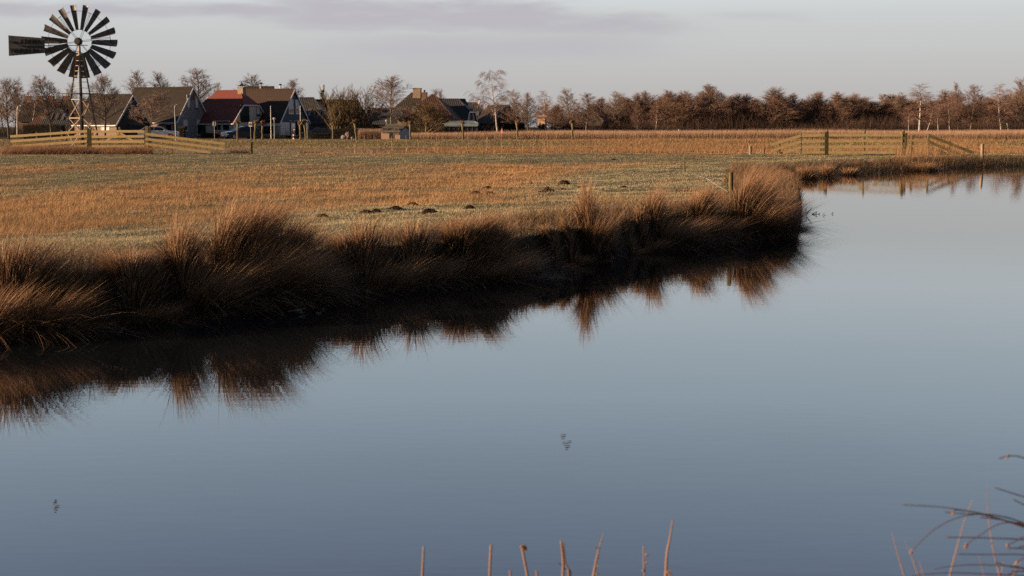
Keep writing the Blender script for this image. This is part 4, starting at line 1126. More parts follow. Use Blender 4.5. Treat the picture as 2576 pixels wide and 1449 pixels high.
# tan tower
b0 = P(1364, 340, 226); zb = gh(b0.x, 226); H = P(1364, 292, 226).z-zb; wt = 19/FPX*226
t = thing('tower', 'small square tan tower with slit windows and a projecting flat roof among the trees', 'tower', (b0.x, 226, zb), R(-14))
MB().box((0,0,H*.5-.1), (wt, wt, H-.2)).build('wall', mat('tan_boards', (.44,.29,.20), .85, .15, 4), t)
MB().box((.05,0,H-.05), (wt*1.55, wt*1.4, .34)).build('roof', mat('roof_edge_tan', (.30,.19,.13), .85, .2, 4), t)
for x_, z_, w_, h_ in ((-.25, H-1.5, .2, .9), (.25, H-1.9, .34, 1.4), (-.2, H-3.0, .26, .7)):
    MB().box((x_, -wt/2-.01, z_), (w_, .03, h_)).build('window', M_glass, t)
# siren mast behind the conifer
b0 = P(815, 340, 266); zb = gh(b0.x, 266); H = P(815, 213, 266).z-zb
t = thing('siren_mast', 'alarm siren of stacked white discs on a mast behind the conifer', 'siren', (b0.x, 266, zb))
MB().tube([(0,0,0), (0,0,H-.9)], .12, 8).build('mast', M_steel, t)
for k in range(4): MB().lathe((0,0,H-.95+k*.24), [(.18,0),(.31,.07),(.31,.13),(.16,.2)], 12).build('siren_disc', M_white, t)
# wooden shed
c = P(1006, 350, 158); zb = gh(c.x, 158)
h = house('shed', 'small wooden shed with a corrugated roof and an open dark doorway beside a pollard', 1006, 157, 26, 2.4, 2.4, 327.5, 315, mat('shed_boards', (.21,.14,.105), .9, .3, 9, stretch=(1,1,8), bump=.3), mat_tile('corrugated_roof', (.06,.056,.045), (.085,.075,.06), (.10,.09,.05), .18), gablem=mat('pale_boards', (.36,.35,.34), .85, .2, 9, stretch=(1,6,1)), gut=False, trim=None, ov=.15, cat='shed')
win(h, 'F', -1.05, .05, .62, h['he']-.2, 0, fm=mat('dark_wood', (.10,.07,.05), .9, .2, 5), door=True)
win(h, 'F', -1.85, .75, .6, .6, 1, fm=MATS['dark_wood']); win(h, 'F', -.38, .6, .6, .7, 2, fm=MATS['dark_wood'])

# ------------------------------------------------------------------ cars
def car(px, bot, Y, rz, paint, label, ln=4.4, H=1.5, wag=True):
    b0 = P(px, bot, Y); zb = gh(b0.x, Y)+.02
    t = thing('parked_car', label, 'car', (b0.x, Y, zb), rz)
    w = 1.75
    prof = [(-ln/2,.35),(-ln/2+.05,.75),(-ln/2+.25,.86),(-ln*.21,.95),(ln*.47,.98),(ln/2,.8),(ln/2,.35)]
    low = [(-ln/2+.1,.22),(ln/2-.1,.22)]
    def loop(y, ins): return [(x*(1-ins), y, z) for x, z in prof] + [(x, y, z) for x, z in low[::-1]]
    m = MB(); secs = [loop(-w/2, 0), loop(-w/2-.0+.12, -.0), loop(w/2-.12, 0), loop(w/2, 0)]
    n = len(secs[0]); secs[0] = [(x*.985, y, z if z < .6 else z-.05) for x, y, z in secs[0]]; secs[3] = [(x*.985, y, z if z < .6 else z-.05) for x, y, z in secs[3]]
    vs = [p for s in secs for p in s]; fs = []
    for i in range(3):
        for j in range(n): fs.append((i*n+j, i*n+(j+1) % n, (i+1)*n+(j+1) % n, (i+1)*n+j))
    fs += [tuple(range(n-1, -1, -1)), tuple(3*n+k for k in range(n))]
    m.add(vs, fs)
    cab = [(-ln*.22,.93),(-ln*.07,H-.06),(ln*.05,H),(ln*.32,H-.04),(ln*.46,.97)]
    def cl_(y, ins, dz=0): return [(x*(1-ins), y, z-dz) for x, z in cab]
    a, b2 = cl_(-w/2+.08, 0), cl_(w/2-.08, 0)
    a = [(x, y+(z-.93)*.30, z) for x, y, z in a]; b2 = [(x, y-(z-.93)*.30, z) for x, y, z in b2]
    k = len(a); vs = a+b2
    m.add(vs, [tuple(range(k-1, -1, -1)), tuple(k+i for i in range(k))] + [(i, (i+1) % k, k+(i+1) % k, k+i) for i in range(k)])
    body = m.build('body', paint, t)
    def pane(poly, off): return MB().prism(poly, off).build('window', M_glass, t)
    def sidept(x, z, s): return (x, s*(w/2-.08-(z-.93)*.30+.008), z)
    for s in (-1, 1):
        pane([sidept(-ln*.185, .98, s), sidept(ln*.09, .99, s), sidept(ln*.09, H-.1, s), sidept(-ln*.065, H-.12, s)], (0, s*.006, 0))
        pane([sidept(ln*.11, .99, s), sidept(ln*.41, 1.02, s), sidept(ln*.31, H-.12, s), sidept(ln*.11, H-.1, s)], (0, s*.006, 0))
    yw = w/2-.22
    pane([(-ln*.215, -yw, .97), (-ln*.215, yw, .97), (-ln*.08, yw-.12, H-.1), (-ln*.08, -yw+.12, H-.1)], (-.03, 0, .012))
    pane([(ln*.445, -yw, 1.03), (ln*.445, yw, 1.03), (ln*.34, yw-.12, H-.12), (ln*.34, -yw+.12, H-.12)], (.03, 0, .012))
    for sx in (-ln*.30, ln*.29):
        for s in (-1, 1):
            y0 = s*(w/2-.1)
            wh = MB().tube([(sx, y0-.1, .31), (sx, y0+.112, .31)], .31, 16).build('wheel', M_rubber, t)
            MB().tube([(sx, y0+s*.113, .31), (sx, y0+s*.125, .31)], .2, 12).build('rim', M_rim, wh)
    for s in (-1, 1):
        MB().ball((-ln/2+.10, s*.62, .70), .15, 8, (.5, 1.1, .55)).build('headlight', mat('headlight_glass', (.7,.72,.75), .2, .05, 3), t, smooth=True)
        MB().box((ln/2-.02, s*.70, .78), (.08, .2, .22)).build('taillight', mat('taillight_red', (.35,.02,.02), .3, .1, 3), t)
        MB().ball((-ln*.16, s*(w/2+.06), 1.0), .1, 8, (.7, 1, .7)).build('mirror', paint, t, smooth=True)
    MB().box((-ln/2-.005, 0, .48), (.03, .5, .11)).build('number_plate', mat('yellow_plate', (.45,.30,.03), .5, .1, 3), t)
    if wag:
        m = MB()
        for s in (-1, 1): m.bar((-ln*.02, s*.58, H+.03), (ln*.3, s*.58, H+.01), .03, .035)
        m.build('roof_rails', M_steel, t)
    return t
car(400, 352, 166, PI+R(8), mat('white_car_paint', (.82,.81,.80), .25, .03, 2, spec=.6), 'white parked car behind the left farm gate post', 4.6, 1.45, wag=False)
car(607, 352, 168, R(38), mat('blue_car_paint', (.012,.022,.045), .25, .1, 2, spec=.6), 'dark blue estate car with a yellow plate parked behind pollard willows', 4.5, 1.5)
car(796, 345, 196, R(8), MATS['blue_car_paint'], 'blue car parked at the wall of the skylight house', 4.2, 1.45, wag=False)
car(897, 352, 196, R(5), mat('silver_car_paint', (.34,.35,.37), .25, .05, 2, spec=.6), 'silver car almost hidden behind the pale boulders', 4.2, 1.4, wag=False)

# tarpaulin, boulders, hedges
def lump(name, px, bot, Y, wpx, hpx, m, label, cat, group=None, rough=.25):
    b0 = P(px, bot, Y); zb = gh(b0.x, Y); r = wpx/FPX*Y/2; hh = hpx/FPX*Y
    mm = MB(); mm.ball((0,0,hh*.35), 1, 14)
    rnd = random.Random(int(px))
    o = None
    v = []
    for (x, y, z) in mm.v:
        z0 = (z-hh*.35); s = 1+rnd.uniform(-rough, rough)*.5
        v.append((x*r*s, y*r*s*.8, max(-.05, hh*.42+z0*hh*.58*s)))
    mm.v = v; o = mm.build(name, m, None, smooth=False); o.location = (b0.x, Y, zb); return tag(o, label, cat, group)
M_stone = mat('pale_boulder', (.22,.21,.20), .9, .25, 5, bump=.5)
lump('boulder', 865, 352, 158, 16, 11, M_stone, 'large pale grey boulder at the roadside left of the shed', 'boulder', 'roadside boulders')
lump('boulder', 876, 352, 160, 18, 18, mat('brown_boulder', (.20,.13,.10), .9, .25, 5, bump=.5), 'brown boulder standing behind the pale ones', 'boulder', 'roadside boulders')
lump('boulder', 886, 352, 158, 9, 7, M_stone, 'smallest pale boulder right of the large one', 'boulder', 'roadside boulders')
lump('tarpaulin', 1333, 335, 222, 27, 13, mat('white_tarp', (.60,.57,.52), .6, .15, 3), 'crumpled white tarpaulin over a low pile right of the birch', 'tarpaulin')
def hedge(name, px0, px1, top, bot, Y, dp, cols, n, label, cat='hedge', size=.12):
    a, b2 = P(px0, bot, Y), P(px1, bot, Y); xc = (a.x+b2.x)/2; zb = gh(xc, Y); H = P(px0, top, Y).z-zb
    t = thing(name, label, cat, (xc, Y, zb))
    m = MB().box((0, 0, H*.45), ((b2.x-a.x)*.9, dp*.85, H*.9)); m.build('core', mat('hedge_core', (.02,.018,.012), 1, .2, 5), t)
    npmesh('leaves', *leafcloud((0, 0, H/2), ((b2.x-a.x)/2, dp/2, H/2), n, size, cols, boxy=True), M_leaf, t)
hedge('clipped_hedge', 449, 465.5, 319, 346, 203, 1.2, [(.13,.075,.03), (.09,.055,.025)], 2600, 'tall clipped brown beech hedge at the corner of the grey brick house')
hedge('beech_hedge', 504, 580, 334, 350, 204, 1.0, [(.13,.05,.035), (.09,.04,.03), (.05,.035,.02)], 4500, 'low reddish hedge below the windows of the red roofed cottage')
hedge('dark_hedge', 640, 756, 340, 352, 196, 1.0, [(.022,.026,.014), (.03,.03,.018)], 5000, 'low dark hedge in front of the navy gabled house')
hedge('dark_hedge', 780, 830, 335, 352, 192, 1.4, [(.025,.028,.015), (.04,.035,.02)], 3600, 'dark hedge by the wall of the skylight house')
hedge('dark_hedge', 1265, 1322, 308, 335, 221, 2.0, [(.022,.024,.014), (.035,.03,.018)], 4200, 'dark evergreen hedge right of the leaning birch')
hedge('dark_hedge', 60, 165, 312, 350, 196, 2.0, [(.02,.022,.013), (.035,.025,.018)], 6000, 'high dark shrubs under the rust roof at the far left')
hedge('dark_hedge', 832, 958, 322, 350, 188, 2.0, [(.022,.02,.014), (.04,.028,.02)], 5000, 'dark tangle of shrubs under the willows left of the shed')
hedge('dark_hedge', 1030, 1125, 316, 350, 204, 1.6, [(.03,.024,.016), (.05,.034,.022)], 4500, 'brown shrubs against the farmhouse wall')
# ------------------------------------------------------------------ trees
def rot_about(d, ax, a): return Matrix.Rotation(a, 3, ax) @ d
class Twigs:
    def __init__(s): s.v = []; s.t = []
    def tri(s, p, q, w, rnd):
        d = q-p; sd = d.cross(Vector((rnd.uniform(-1,1), rnd.uniform(-1,1), rnd.uniform(-.4,.4))))
        if sd.length < 1e-5: return
        sd = sd.normalized()*(w/2); b = len(s.v)
        s.v += [tuple(p-sd), tuple(p+sd), tuple(q)]; s.t.append((b, b+1, b+2))
    def leaf(s, p, r, rnd):
        a = Vector((rnd.uniform(-1,1), rnd.uniform(-1,1), rnd.uniform(-1,1))).normalized()
        c = a.orthogonal().normalized()*r*.55; a = a*r; b = len(s.v)
        s.v += [tuple(p-a), tuple(p+c), tuple(p+a), tuple(p-c)]; s.t += [(b, b+1, b+2), (b, b+2, b+3)]
def limb(p, d, L, n, rnd, wander, bend):
    pts = [p.copy()]; d = d.normalized()
    for k in range(n):
        d = (d + Vector((rnd.gauss(0, wander), rnd.gauss(0, wander), rnd.gauss(0, wander)*.6 + bend))).normalized()
        p = p + d*(L/n); pts.append(p.copy())
    return pts
KIND = dict(
 # trunk height share, first limb, limbs, angle from vertical low/high, limb length share low/high, bend, sub branches, twigs, twig bias z, droop twig, leaves, r0
 street = dict(H=7.0, hb=.28, nl=26, a0=62, a1=18, l0=.42, l1=.12, bend=.06, nb=9, nt=8, tz=.35, leaf=0, r0=.11, tl=.55, sub=2, tw=.020),
 alder  = dict(H=10., hb=.22, nl=44, a0=62, a1=22, l0=.30, l1=.17, bend=.06, nb=9, nt=11, tz=.45, leaf=.12, lr=.045, r0=.14, tl=.5, sub=2, tw=.015, cone=.75),
 birch  = dict(dark=1, H=11., hb=.30, nl=24, a0=42, a1=18, l0=.34, l1=.07, bend=-.04, nb=8, nt=8, tz=-.9, leaf=0, r0=.15, tl=.9, sub=2, tw=.020),
 hang   = dict(dark=1, H=11., hb=.30, nl=17, a0=48, a1=25, l0=.40, l1=.20, bend=-.10, nb=8, nt=8, tz=-1.9, leaf=0, r0=.15, tl=1.1, sub=2, tw=.022),
 round  = dict(H=11., hb=.34, nl=30, a0=58, a1=15, l0=.46, l1=.20, bend=.03, nb=11, nt=9, tz=.2, leaf=0, r0=.17, tl=.6, sub=2, tw=.020),
 brown  = dict(H=9.0, hb=.14, nl=34, a0=44, a1=12, l0=.42, l1=.16, bend=.06, nb=11, nt=13, tz=.4, leaf=.16, lr=.05, r0=.12, tl=.62, sub=2, tw=.016),
 bare   = dict(H=10., hb=.20, nl=28, a0=50, a1=18, l0=.40, l1=.14, bend=.05, nb=9, nt=11, tz=.4, leaf=.0, lr=.05, r0=.14, tl=.65, sub=2, tw=.016),
 shrub  = dict(H=4.5, hb=.10, nl=24, a0=48, a1=12, l0=.62, l1=.25, bend=.05, nb=9, nt=8, tz=.35, leaf=0, r0=.09, tl=.45, sub=2, tw=.018),
)
def make_tree(kind, seed, trunkm, twigm, leafm=None):
    """returns trunk and crown meshes of one tree standing at the origin, with its crown half width"""
    K = KIND[kind]; rnd = random.Random(seed); H = K['H']
    T, B, S, Lf = MB(), MB(), Twigs(), Twigs()
    tp = limb(Vector((0,0,-.1)), Vector((rnd.uniform(-.04,.04), rnd.uniform(-.04,.04), 1)), H*.97, 14, rnd, .035, .02)
    tr = [max(.014, K['r0']*(1-(i/14))**.85*(1.25 if i == 0 else 1)) for i in range(15)]
    T.tube(tp, tr, 7)
    def onT(f):
        x = f*14; i = min(int(x), 13); return tp[i].lerp(tp[i+1], x-i), tr[i]*(1-(x-i))+tr[i+1]*(x-i)
    def twig(p, d, L, lev):
        dd = (d + Vector((rnd.gauss(0,.4), rnd.gauss(0,.4), rnd.gauss(0,.25)+K['tz']*.5))).normalized()
        q = p + dd*L
        S.tri(p, q, K['tw'], rnd)
        if K['leaf'] and rnd.random() < K['leaf']: Lf.leaf(q + Vector((rnd.gauss(0,.08), rnd.gauss(0,.08), rnd.gauss(0,.08))), K['lr']*rnd.uniform(.6,1.4), rnd)
        if lev > 0:
            for _ in range(K['sub']): twig(p.lerp(q, rnd.uniform(.25,.9)), dd, L*rnd.uniform(.4,.75), lev-1)
    for i in range(K['nl']):
        f = K['hb'] + (.98-K['hb'])*((i+.4)/K['nl']); g = (f-K['hb'])/(1-K['hb'])
        p, r = onT(f); az = i*2.4+rnd.uniform(-.5,.5); an = R(K['a0']+(K['a1']-K['a0'])*g+rnd.uniform(-9,9))
        L = H*(K['l0']+(K['l1']-K['l0'])*g)*rnd.uniform(.7,1.15)*(.72+.28*min(1, g*5))*(1-K.get('cone', .5)*g*g)
        d = Vector((math.sin(an)*math.cos(az), math.sin(an)*math.sin(az), math.cos(an)))
        lp = limb(p, d, L, 6, rnd, .10, K['bend']); lr = min(r*.6, .016+.018*L)
        (B if K.get('dark') and (kind == 'birch' or i > 6) else T).tube(lp, [lr*(1-.82*k/6) for k in range(7)], 4, False)
        nb = max(2, min(16, round(K['nb']*1.25*L/(H*.26))))          # long limbs carry more side branches than short top ones
        for j in range(nb):
            s = .18+.82*(j+rnd.random())/nb; x = s*6; a = min(int(x), 5); bp = lp[a].lerp(lp[a+1], x-a)
            dd = (lp[a+1]-lp[a]).normalized(); ax = dd.orthogonal().normalized(); ax = rot_about(ax, dd, rnd.uniform(0, 6.28))
            bd = rot_about(dd, ax, R(rnd.uniform(22, 58))); bl = L*.42*(1-.45*s)*rnd.uniform(.6,1.2)+.18
            bb = limb(bp, bd, bl, 3, rnd, .14, K['bend'])
            B.tube(bb, [.013*(1-.25*k) for k in range(4)], 3, False)
            for k in range(K['nt']):
                y = rnd.uniform(.2, 1)*3; c = min(int(y), 2)
                twig(bb[c].lerp(bb[c+1], y-c), (bb[c+1]-bb[c]).normalized(), K['tl']*rnd.uniform(.5,1.1), 1)
    for k in range(16):
        p, r = onT(rnd.uniform(.8, 1)); twig(p, Vector((rnd.gauss(0,.4), rnd.gauss(0,.4), .8)), K['tl']*.8, 1)
    return finish(T, B, S, Lf, trunkm, twigm, leafm, H)
def finish(T, B, S, Lf, trunkm, twigm, leafm, H):
    me = bpy.data.meshes.new('trunk'); me.from_pydata(T.v, [], T.f); me.materials.append(trunkm); me.polygons.foreach_set('use_smooth', [True]*len(me.polygons)); me.update()
    v = list(B.v); f = list(B.f); mi = [0]*len(f)
    b = len(v); v += S.v; f += [tuple(i+b for i in t) for t in S.t]; mi += [0]*len(S.t)
    b = len(v); v += Lf.v; f += [tuple(i+b for i in t) for t in Lf.t]; mi += [1]*len(Lf.t)
    cm = bpy.data.meshes.new('crown'); cm.from_pydata([tuple(p) for p in v], [], f); cm.materials.append(twigm); cm.materials.append(leafm or twigm)
    cm.polygons.foreach_set('material_index', mi); cm.update()
    xs = sorted(abs(p[0]) for p in v); hz = max(p[2] for p in v)
    return (me, cm, xs[int(len(xs)*.90)], hz)
def make_willow(seed, n=16, H=8.0, spread=26):
    rnd = random.Random(seed); T, B, S, Lf = MB(), MB(), Twigs(), Twigs()
    for i in range(n):
        az = i*2.4+rnd.uniform(-.4,.4); an = R(rnd.uniform(3, spread)); L = H*rnd.uniform(.75, 1.0)
        d = Vector((math.sin(an)*math.cos(az), math.sin(an)*math.sin(az), math.cos(an)))
        lp = limb(Vector((math.cos(az)*.3*rnd.random(), math.sin(az)*.3*rnd.random(), -.1)), d, L, 8, rnd, .05, .05)
        T.tube(lp, [.075*(1-.9*k/8) for k in range(9)], 5, False)
        for j in range(13):
            s = .15+.85*(j+rnd.random())/13; x = s*8; a = min(int(x), 7); bp = lp[a].lerp(lp[a+1], x-a)
            dd = (lp[a+1]-lp[a]).normalized(); ax = rot_about(dd.orthogonal().normalized(), dd, rnd.uniform(0, 6.28))
            bd = rot_about(dd, ax, R(rnd.uniform(12, 38))); bb = limb(bp, bd, L*.24*(1.1-.5*s), 3, rnd, .08, .10)
            B.tube(bb, [.014*(1-.25*k) for k in range(4)], 3, False)
            for k in range(6):
                y = rnd.uniform(.1, 1)*3; c = min(int(y), 2); p = bb[c].lerp(bb[c+1], y-c)
                for _ in range(2):
                    q = p + ((bb[c+1]-bb[c]).normalized()+Vector((rnd.gauss(0,.22), rnd.gauss(0,.22), .45))).normalized()*rnd.uniform(.4,.95)
                    S.tri(p, q, .020, rnd)
    return finish(T, B, S, Lf, M_barkl, M_twigw, None, H)
M_cone = mat('alder_cones', (.11,.065,.045), .9, .3, 4)
M_bleaf = mat('withered_leaves', (.26,.165,.12), .9, .35, 5, col2=(.15,.10,.08))
M_twigb = mat('twig_russet', (.21,.135,.10), .9, .3, 3)
PROT = {
 'street': [make_tree('street', s, M_bark, M_twig) for s in (1, 2)],
 'alder': [make_tree('alder', s, M_bark, M_twigr, M_cone) for s in (11, 12, 13)],
 'birch': [make_tree('birch', s, M_birch, M_twigr) for s in (21, 22, 23)],
 'hang': [make_tree('hang', 31, M_birch, M_twigr)],
 'round': [make_tree('round', 41, M_barkl, M_twigr)],
 'brown': [make_tree('brown', s, M_bark, M_twigb, M_bleaf) for s in (51, 52, 53)],
 'bare': [make_tree('bare', s, M_bark, M_twig) for s in (61, 62, 63)],
 'shrub': [make_tree('shrub', 71, M_barkl, M_twigw)],
 'willow': [make_willow(81, 28), make_willow(82, 24, 8, 22)],
}
TN = {'street': 'street_tree', 'alder': 'alder_tree', 'birch': 'birch_tree', 'hang': 'birch_tree', 'round': 'bare_tree', 'brown': 'brown_tree', 'bare': 'bare_tree', 'shrub': 'shrub', 'willow': 'willow_shrub'}
def tree(kind, px, top, half, Y, label, i=0, rz=0.0, lean=0.0, group=None, cat='tree'):
    a, c, hw, hz = PROT[kind][i % len(PROT[kind])]
    b0 = P(px, 335, Y); zb = gh(b0.x, Y); H = P(px, top, Y).z - zb
    sx = (half/FPX*Y)/hw; sz = H/hz
    t = thing(TN[kind], label, cat, (b0.x, Y, zb), rz, group); t.scale = (sx, sx, sz)
    t.rotation_euler = (0, lean, rz) if rz == 0 else Matrix.Rotation(lean, 3, 'Y').__matmul__(Matrix.Rotation(rz, 3, 'Z')).to_euler()
    for nm, me in (('trunk', a), ('crown', c)):
        o = bpy.data.objects.new(nm, me); COL.objects.link(o); o.parent = t
    return t
TR = [
 ('street', 22, 190, 36, 160, 'bare street tree cut by the left edge of the picture, beside the first lamp', 0, .4),
 ('birch', 46, 186, 22, 230, 'thin bare birch seen between the left edge tree and the chimney row', 0, .2),
 ('birch', 78, 186, 26, 232, 'wispy bare birch above the left end of the chimney row', 1, 1.2),
 ('street', 128, 182, 36, 162, 'bare street tree with a pointed crown, left of the wind pump', 1, .1),
 ('bare', 175, 203, 20, 235, 'slim bare tree showing between the wind pump legs and the tree to its left', 0, .5),
 ('street', 264, 180, 36, 165, 'bare egg shaped street tree right of the wind pump, before the low house', 0, 2.2),
 ('street', 378, 222, 42, 178, 'young street tree with spreading branches in front of the grey brick house', 1, 3.0),
 ('alder', 346, 169, 34, 246, 'alder rising behind the left end of the grey house roof', 0, .3),
 ('alder', 422, 173, 38, 247, 'alder rising behind the middle of the grey house roof', 1, 1.3),
 ('alder', 490, 168, 45, 246, 'broad alder rising behind the gap between grey house and red roof', 2, 2.0),
 ('bare', 544, 201, 18, 250, 'small bare tree peeping over the red roof left of its chimney', 1, .5),
 ('alder', 637, 179, 43, 247, 'alder above the brown roof, left of the bright flue', 0, 2.6),
 ('alder', 722, 193, 40, 247, 'low spreading alder behind the navy gable and the bright flue', 1, 4.0),
 ('willow', 852, 202, 38, 208, 'tall willow shrub with upright whips, left one of the pair before the farm', 0, 0),
 ('willow', 908, 199, 42, 210, 'tall willow shrub with upright whips, right one of the pair before the farm', 1, 1),
 ('round', 985, 182, 46, 206, 'big bare tree with a round reddish crown and two pale stems beside the farm', 0, .6),
 ('shrub', 1072, 250, 36, 198, 'yellowish bushy tree in front of the farmhouse roof', 0, .3),
 ('bare', 1083, 216, 22, 250, 'bare treetop just right of the farm chimneys', 2, 0),
 ('bare', 1112, 219, 17, 252, 'bare treetop farther right above the black roof', 0, 2),
 ('hang', 1252, 170, 46, 205, 'tall weeping birch with a white leaning trunk and hanging twigs', 0, 2.2, -.10),
 ('bare', 1296, 226, 26, 226, 'bare tree touching the right side of the weeping birch', 1, .7),
 ('bare', 1328, 225, 28, 228, 'bare fan shaped tree above the white tarpaulin', 2, 1.7),
 ('birch', 1366, 222, 30, 234, 'drooping birch behind the tan tower', 2, .5),
 ('brown', 1396, 257, 24, 221, 'small tree close to the right side of the tan tower', 1, 2),
 ('bare', 1436, 217, 30, 240, 'pale bare tree behind the left end of the thatched roof', 0, 3.1),
 ('alder', 1474, 231, 34, 218, 'dark alder standing in front of the thatched roof', 2, 1.0),
 ('brown', 1510, 239, 22, 236, 'brown tree behind the right slope of the thatched roof', 0, 1.0),
 ('bare', 1546, 225, 32, 230, 'pale bare tree right of the thatched roof', 1, 4.2),
 ('alder', 1604, 250, 15, 216, 'little lopsided alder with a crooked dark trunk alone before the wood', 0, 3.5),
 ('birch', 1652, 246, 20, 226, 'young pale birch right of the little lopsided alder', 1, 2),
 ('brown', 1678, 220, 34, 228, 'rounded brown tree, first large one of the wood from the left', 1, .2),
 ('brown', 1722, 223, 32, 227, 'brown tree with a dark straight trunk above the white marker', 2, 1.4),
 ('brown', 1803, 205, 34, 228, 'pointed brown tree that tops the middle of the wood', 0, 2.7),
 ('brown', 1882, 229, 32, 230, 'left dome of the widest brown clump in the wood', 1, 3.9),
 ('brown', 1944, 214, 40, 229, 'highest dome of the widest brown clump in the wood', 2, 5.0),
 ('brown', 1990, 228, 28, 230, 'right dome of the widest brown clump in the wood', 0, .9),
 ('brown', 2052, 225, 30, 231, 'brown tree in the wood above the left post of the far gate', 1, 1.9),
 ('bare', 2058, 226, 24, 243, 'fine twigged bare tree behind the wood above the left post of the far gate', 0, 1.2),
 ('brown', 2112, 227, 36, 230, 'dark brown tree in the wood above the left half of the far gate', 2, 2.9),
 ('bare', 2162, 227, 26, 240, 'open bare tree above the middle of the far gate', 2, 2.4),
 ('bare', 2225, 231, 24, 238, 'bare tree with a dark nest in its top, above the right half of the gate', 1, .2),
 ('bare', 2258, 236, 24, 236, 'bare round tree left of the big white stemmed birch', 2, 4.4),
 ('birch', 2312, 203, 40, 214, 'big birch with a bright white stem above the right end of the far gate', 0, 1.5),
 ('birch', 2328, 250, 20, 216, 'smaller forked birch touching the right side of the big white stemmed one', 1, .1, .05),
 ('birch', 2287, 262, 16, 220, 'thin birch stem leaning left of the big white stemmed one', 2, .6, -.08),
 ('birch', 2362, 238, 15, 218, 'slender birch, left one of two bare stems in the gap of the wood', 1, 2.8, .03),
 ('birch', 2389, 234, 15, 218, 'slender birch, right one of two bare stems in the gap of the wood', 0, 4.0, -.05),
 ('alder', 2410, 200, 19, 222, 'narrow pointed alder, tallest of the pair right of the gap', 1, .5),
 ('alder', 2440, 209, 28, 221, 'fuller alder on white forked stems, lower of the pair right of the gap', 2, 2.0),
 ('birch', 2520, 203, 38, 216, 'birch clump with drooping crown, second from the right edge', 2, 3.0, -.06),
 ('birch', 2538, 222, 26, 217, 'leaning white birch stem in front of the drooping clump', 1, 4.4, -.08),
 ('bare', 2574, 190, 34, 219, 'tall bare tree cut by the right edge of the picture', 0, 2.0),
]
for r in TR:
    kind, px, top, half, Y, lab, i, rz = r[:8]; ln = r[8] if len(r) > 8 else 0.0
    tree(kind, px, top, half, Y, lab, i, rz, ln, cat='shrub' if kind in ('willow', 'shrub') else 'tree')
# second stem of the round tree, conifer, nest
rr = random.Random(5)
px = 1560
while px < 2600:
    tree('brown', px+rr.uniform(-6, 6), rr.choice([226, 236, 246, 258])+rr.uniform(-6, 6), rr.uniform(24, 38), rr.uniform(233, 243), 'brown leafless tree massed in the dark lower ranks of the wood behind the reeds', rr.randint(0, 2), rr.uniform(0, 6.28), 0, 'trees massed in the wood')
    px += 19
px = 1570
while px < 2600:
    tree('bare', px+rr.uniform(-8, 8), rr.uniform(226, 248), rr.uniform(28, 40), rr.uniform(248, 256), 'grey bare tree showing as twig haze behind the brown wood', rr.randint(0, 2), rr.uniform(0, 6.28), 0, 'bare trees behind the wood')
    px += 30
px = 1150
while px < 1560:
    tree('bare', px+rr.uniform(-6, 6), rr.uniform(252, 268), rr.uniform(22, 30), rr.uniform(246, 256), 'grey bare tree in the thin row behind barns and birches', rr.randint(0, 2), rr.uniform(0, 6.28), 0, 'bare trees behind the barns')
    px += 30
for px in (-20, 8, 36, 64, 95, 150, 188, 215):
    tree('bare', px, rr.uniform(226, 244), 24, rr.uniform(250, 258), 'grey bare tree in the hazy row behind the rust roof at far left', rr.randint(0, 2), rr.uniform(0, 6.28), 0, 'bare trees behind the rust roof')
# conifer
def conifer(px, top, half, Y, label):
    b0 = P(px, 335, Y); zb = gh(b0.x, Y); H = P(px, top, Y).z-zb; r = half/FPX*Y
    t = thing('conifer', label, 'tree', (b0.x, Y, zb))
    MB().tube([(0,0,-.1), (0,0,H*.97)], [.14, .02], 7).build('trunk', M_bark, t)
    sets = []
    for k in range(15):
        f = .25+.75*k/15; z = H*f; rad_ = r*(1-f)**.8*1.25*rng.uniform(.75, 1.15)+.12
        for a in rng.uniform(0, 2*PI, 7):
            for s in np.linspace(.25, 1, 5):
                sets.append(leafcloud((math.cos(a)*rad_*s, math.sin(a)*rad_*s, z-.12*rad_*s+.25*s*s), (.22, .22, .13), 14, .16, [(.03,.045,.028), (.045,.06,.035)]))
    npmesh('crown', *joinsets(sets), M_leaf, t)
conifer(813, 226, 16, 262, 'dark green conifer in front of the siren mast')
# undergrowth filling the foot of the wood
n = 70000
y = rng.uniform(224, 246, n); x = rng.uniform(.03, .40, n)*y
Lh = rng.uniform(1.2, 4.2, n)*(.5+.8*fbm(x*.12, y*.1, 91, 2))
S1 = blades(put(x, y), Lh, np.full(n, .034), wind(n, .3, 0), np.full(n, .05), 2, palette(n, [(.10,.068,.052), (.07,.05,.042), (.12,.075,.055)], .3), palette(n, [(.15,.095,.07), (.11,.075,.06)], .3))
tag(npmesh('undergrowth', *S1, M_leaf), 'dark leafless undergrowth packed between the trunks of the wood behind the reed bed', 'undergrowth', kind='stuff')
n = 9000
y = rng.uniform(218, 250, n); x = rng.uniform(-.40, .02, n)*y
Lh = rng.uniform(.8, 2.6, n)
S1 = blades(put(x, y), Lh, np.full(n, .06), wind(n, .3, 0), np.full(n, .08), 2, palette(n, [(.06,.045,.034), (.045,.036,.028)], .3), palette(n, [(.09,.06,.045)], .3))
tag(npmesh('garden_scrub', *S1, M_leaf), 'dark winter scrub between and behind the village gardens', 'scrub', kind='stuff')

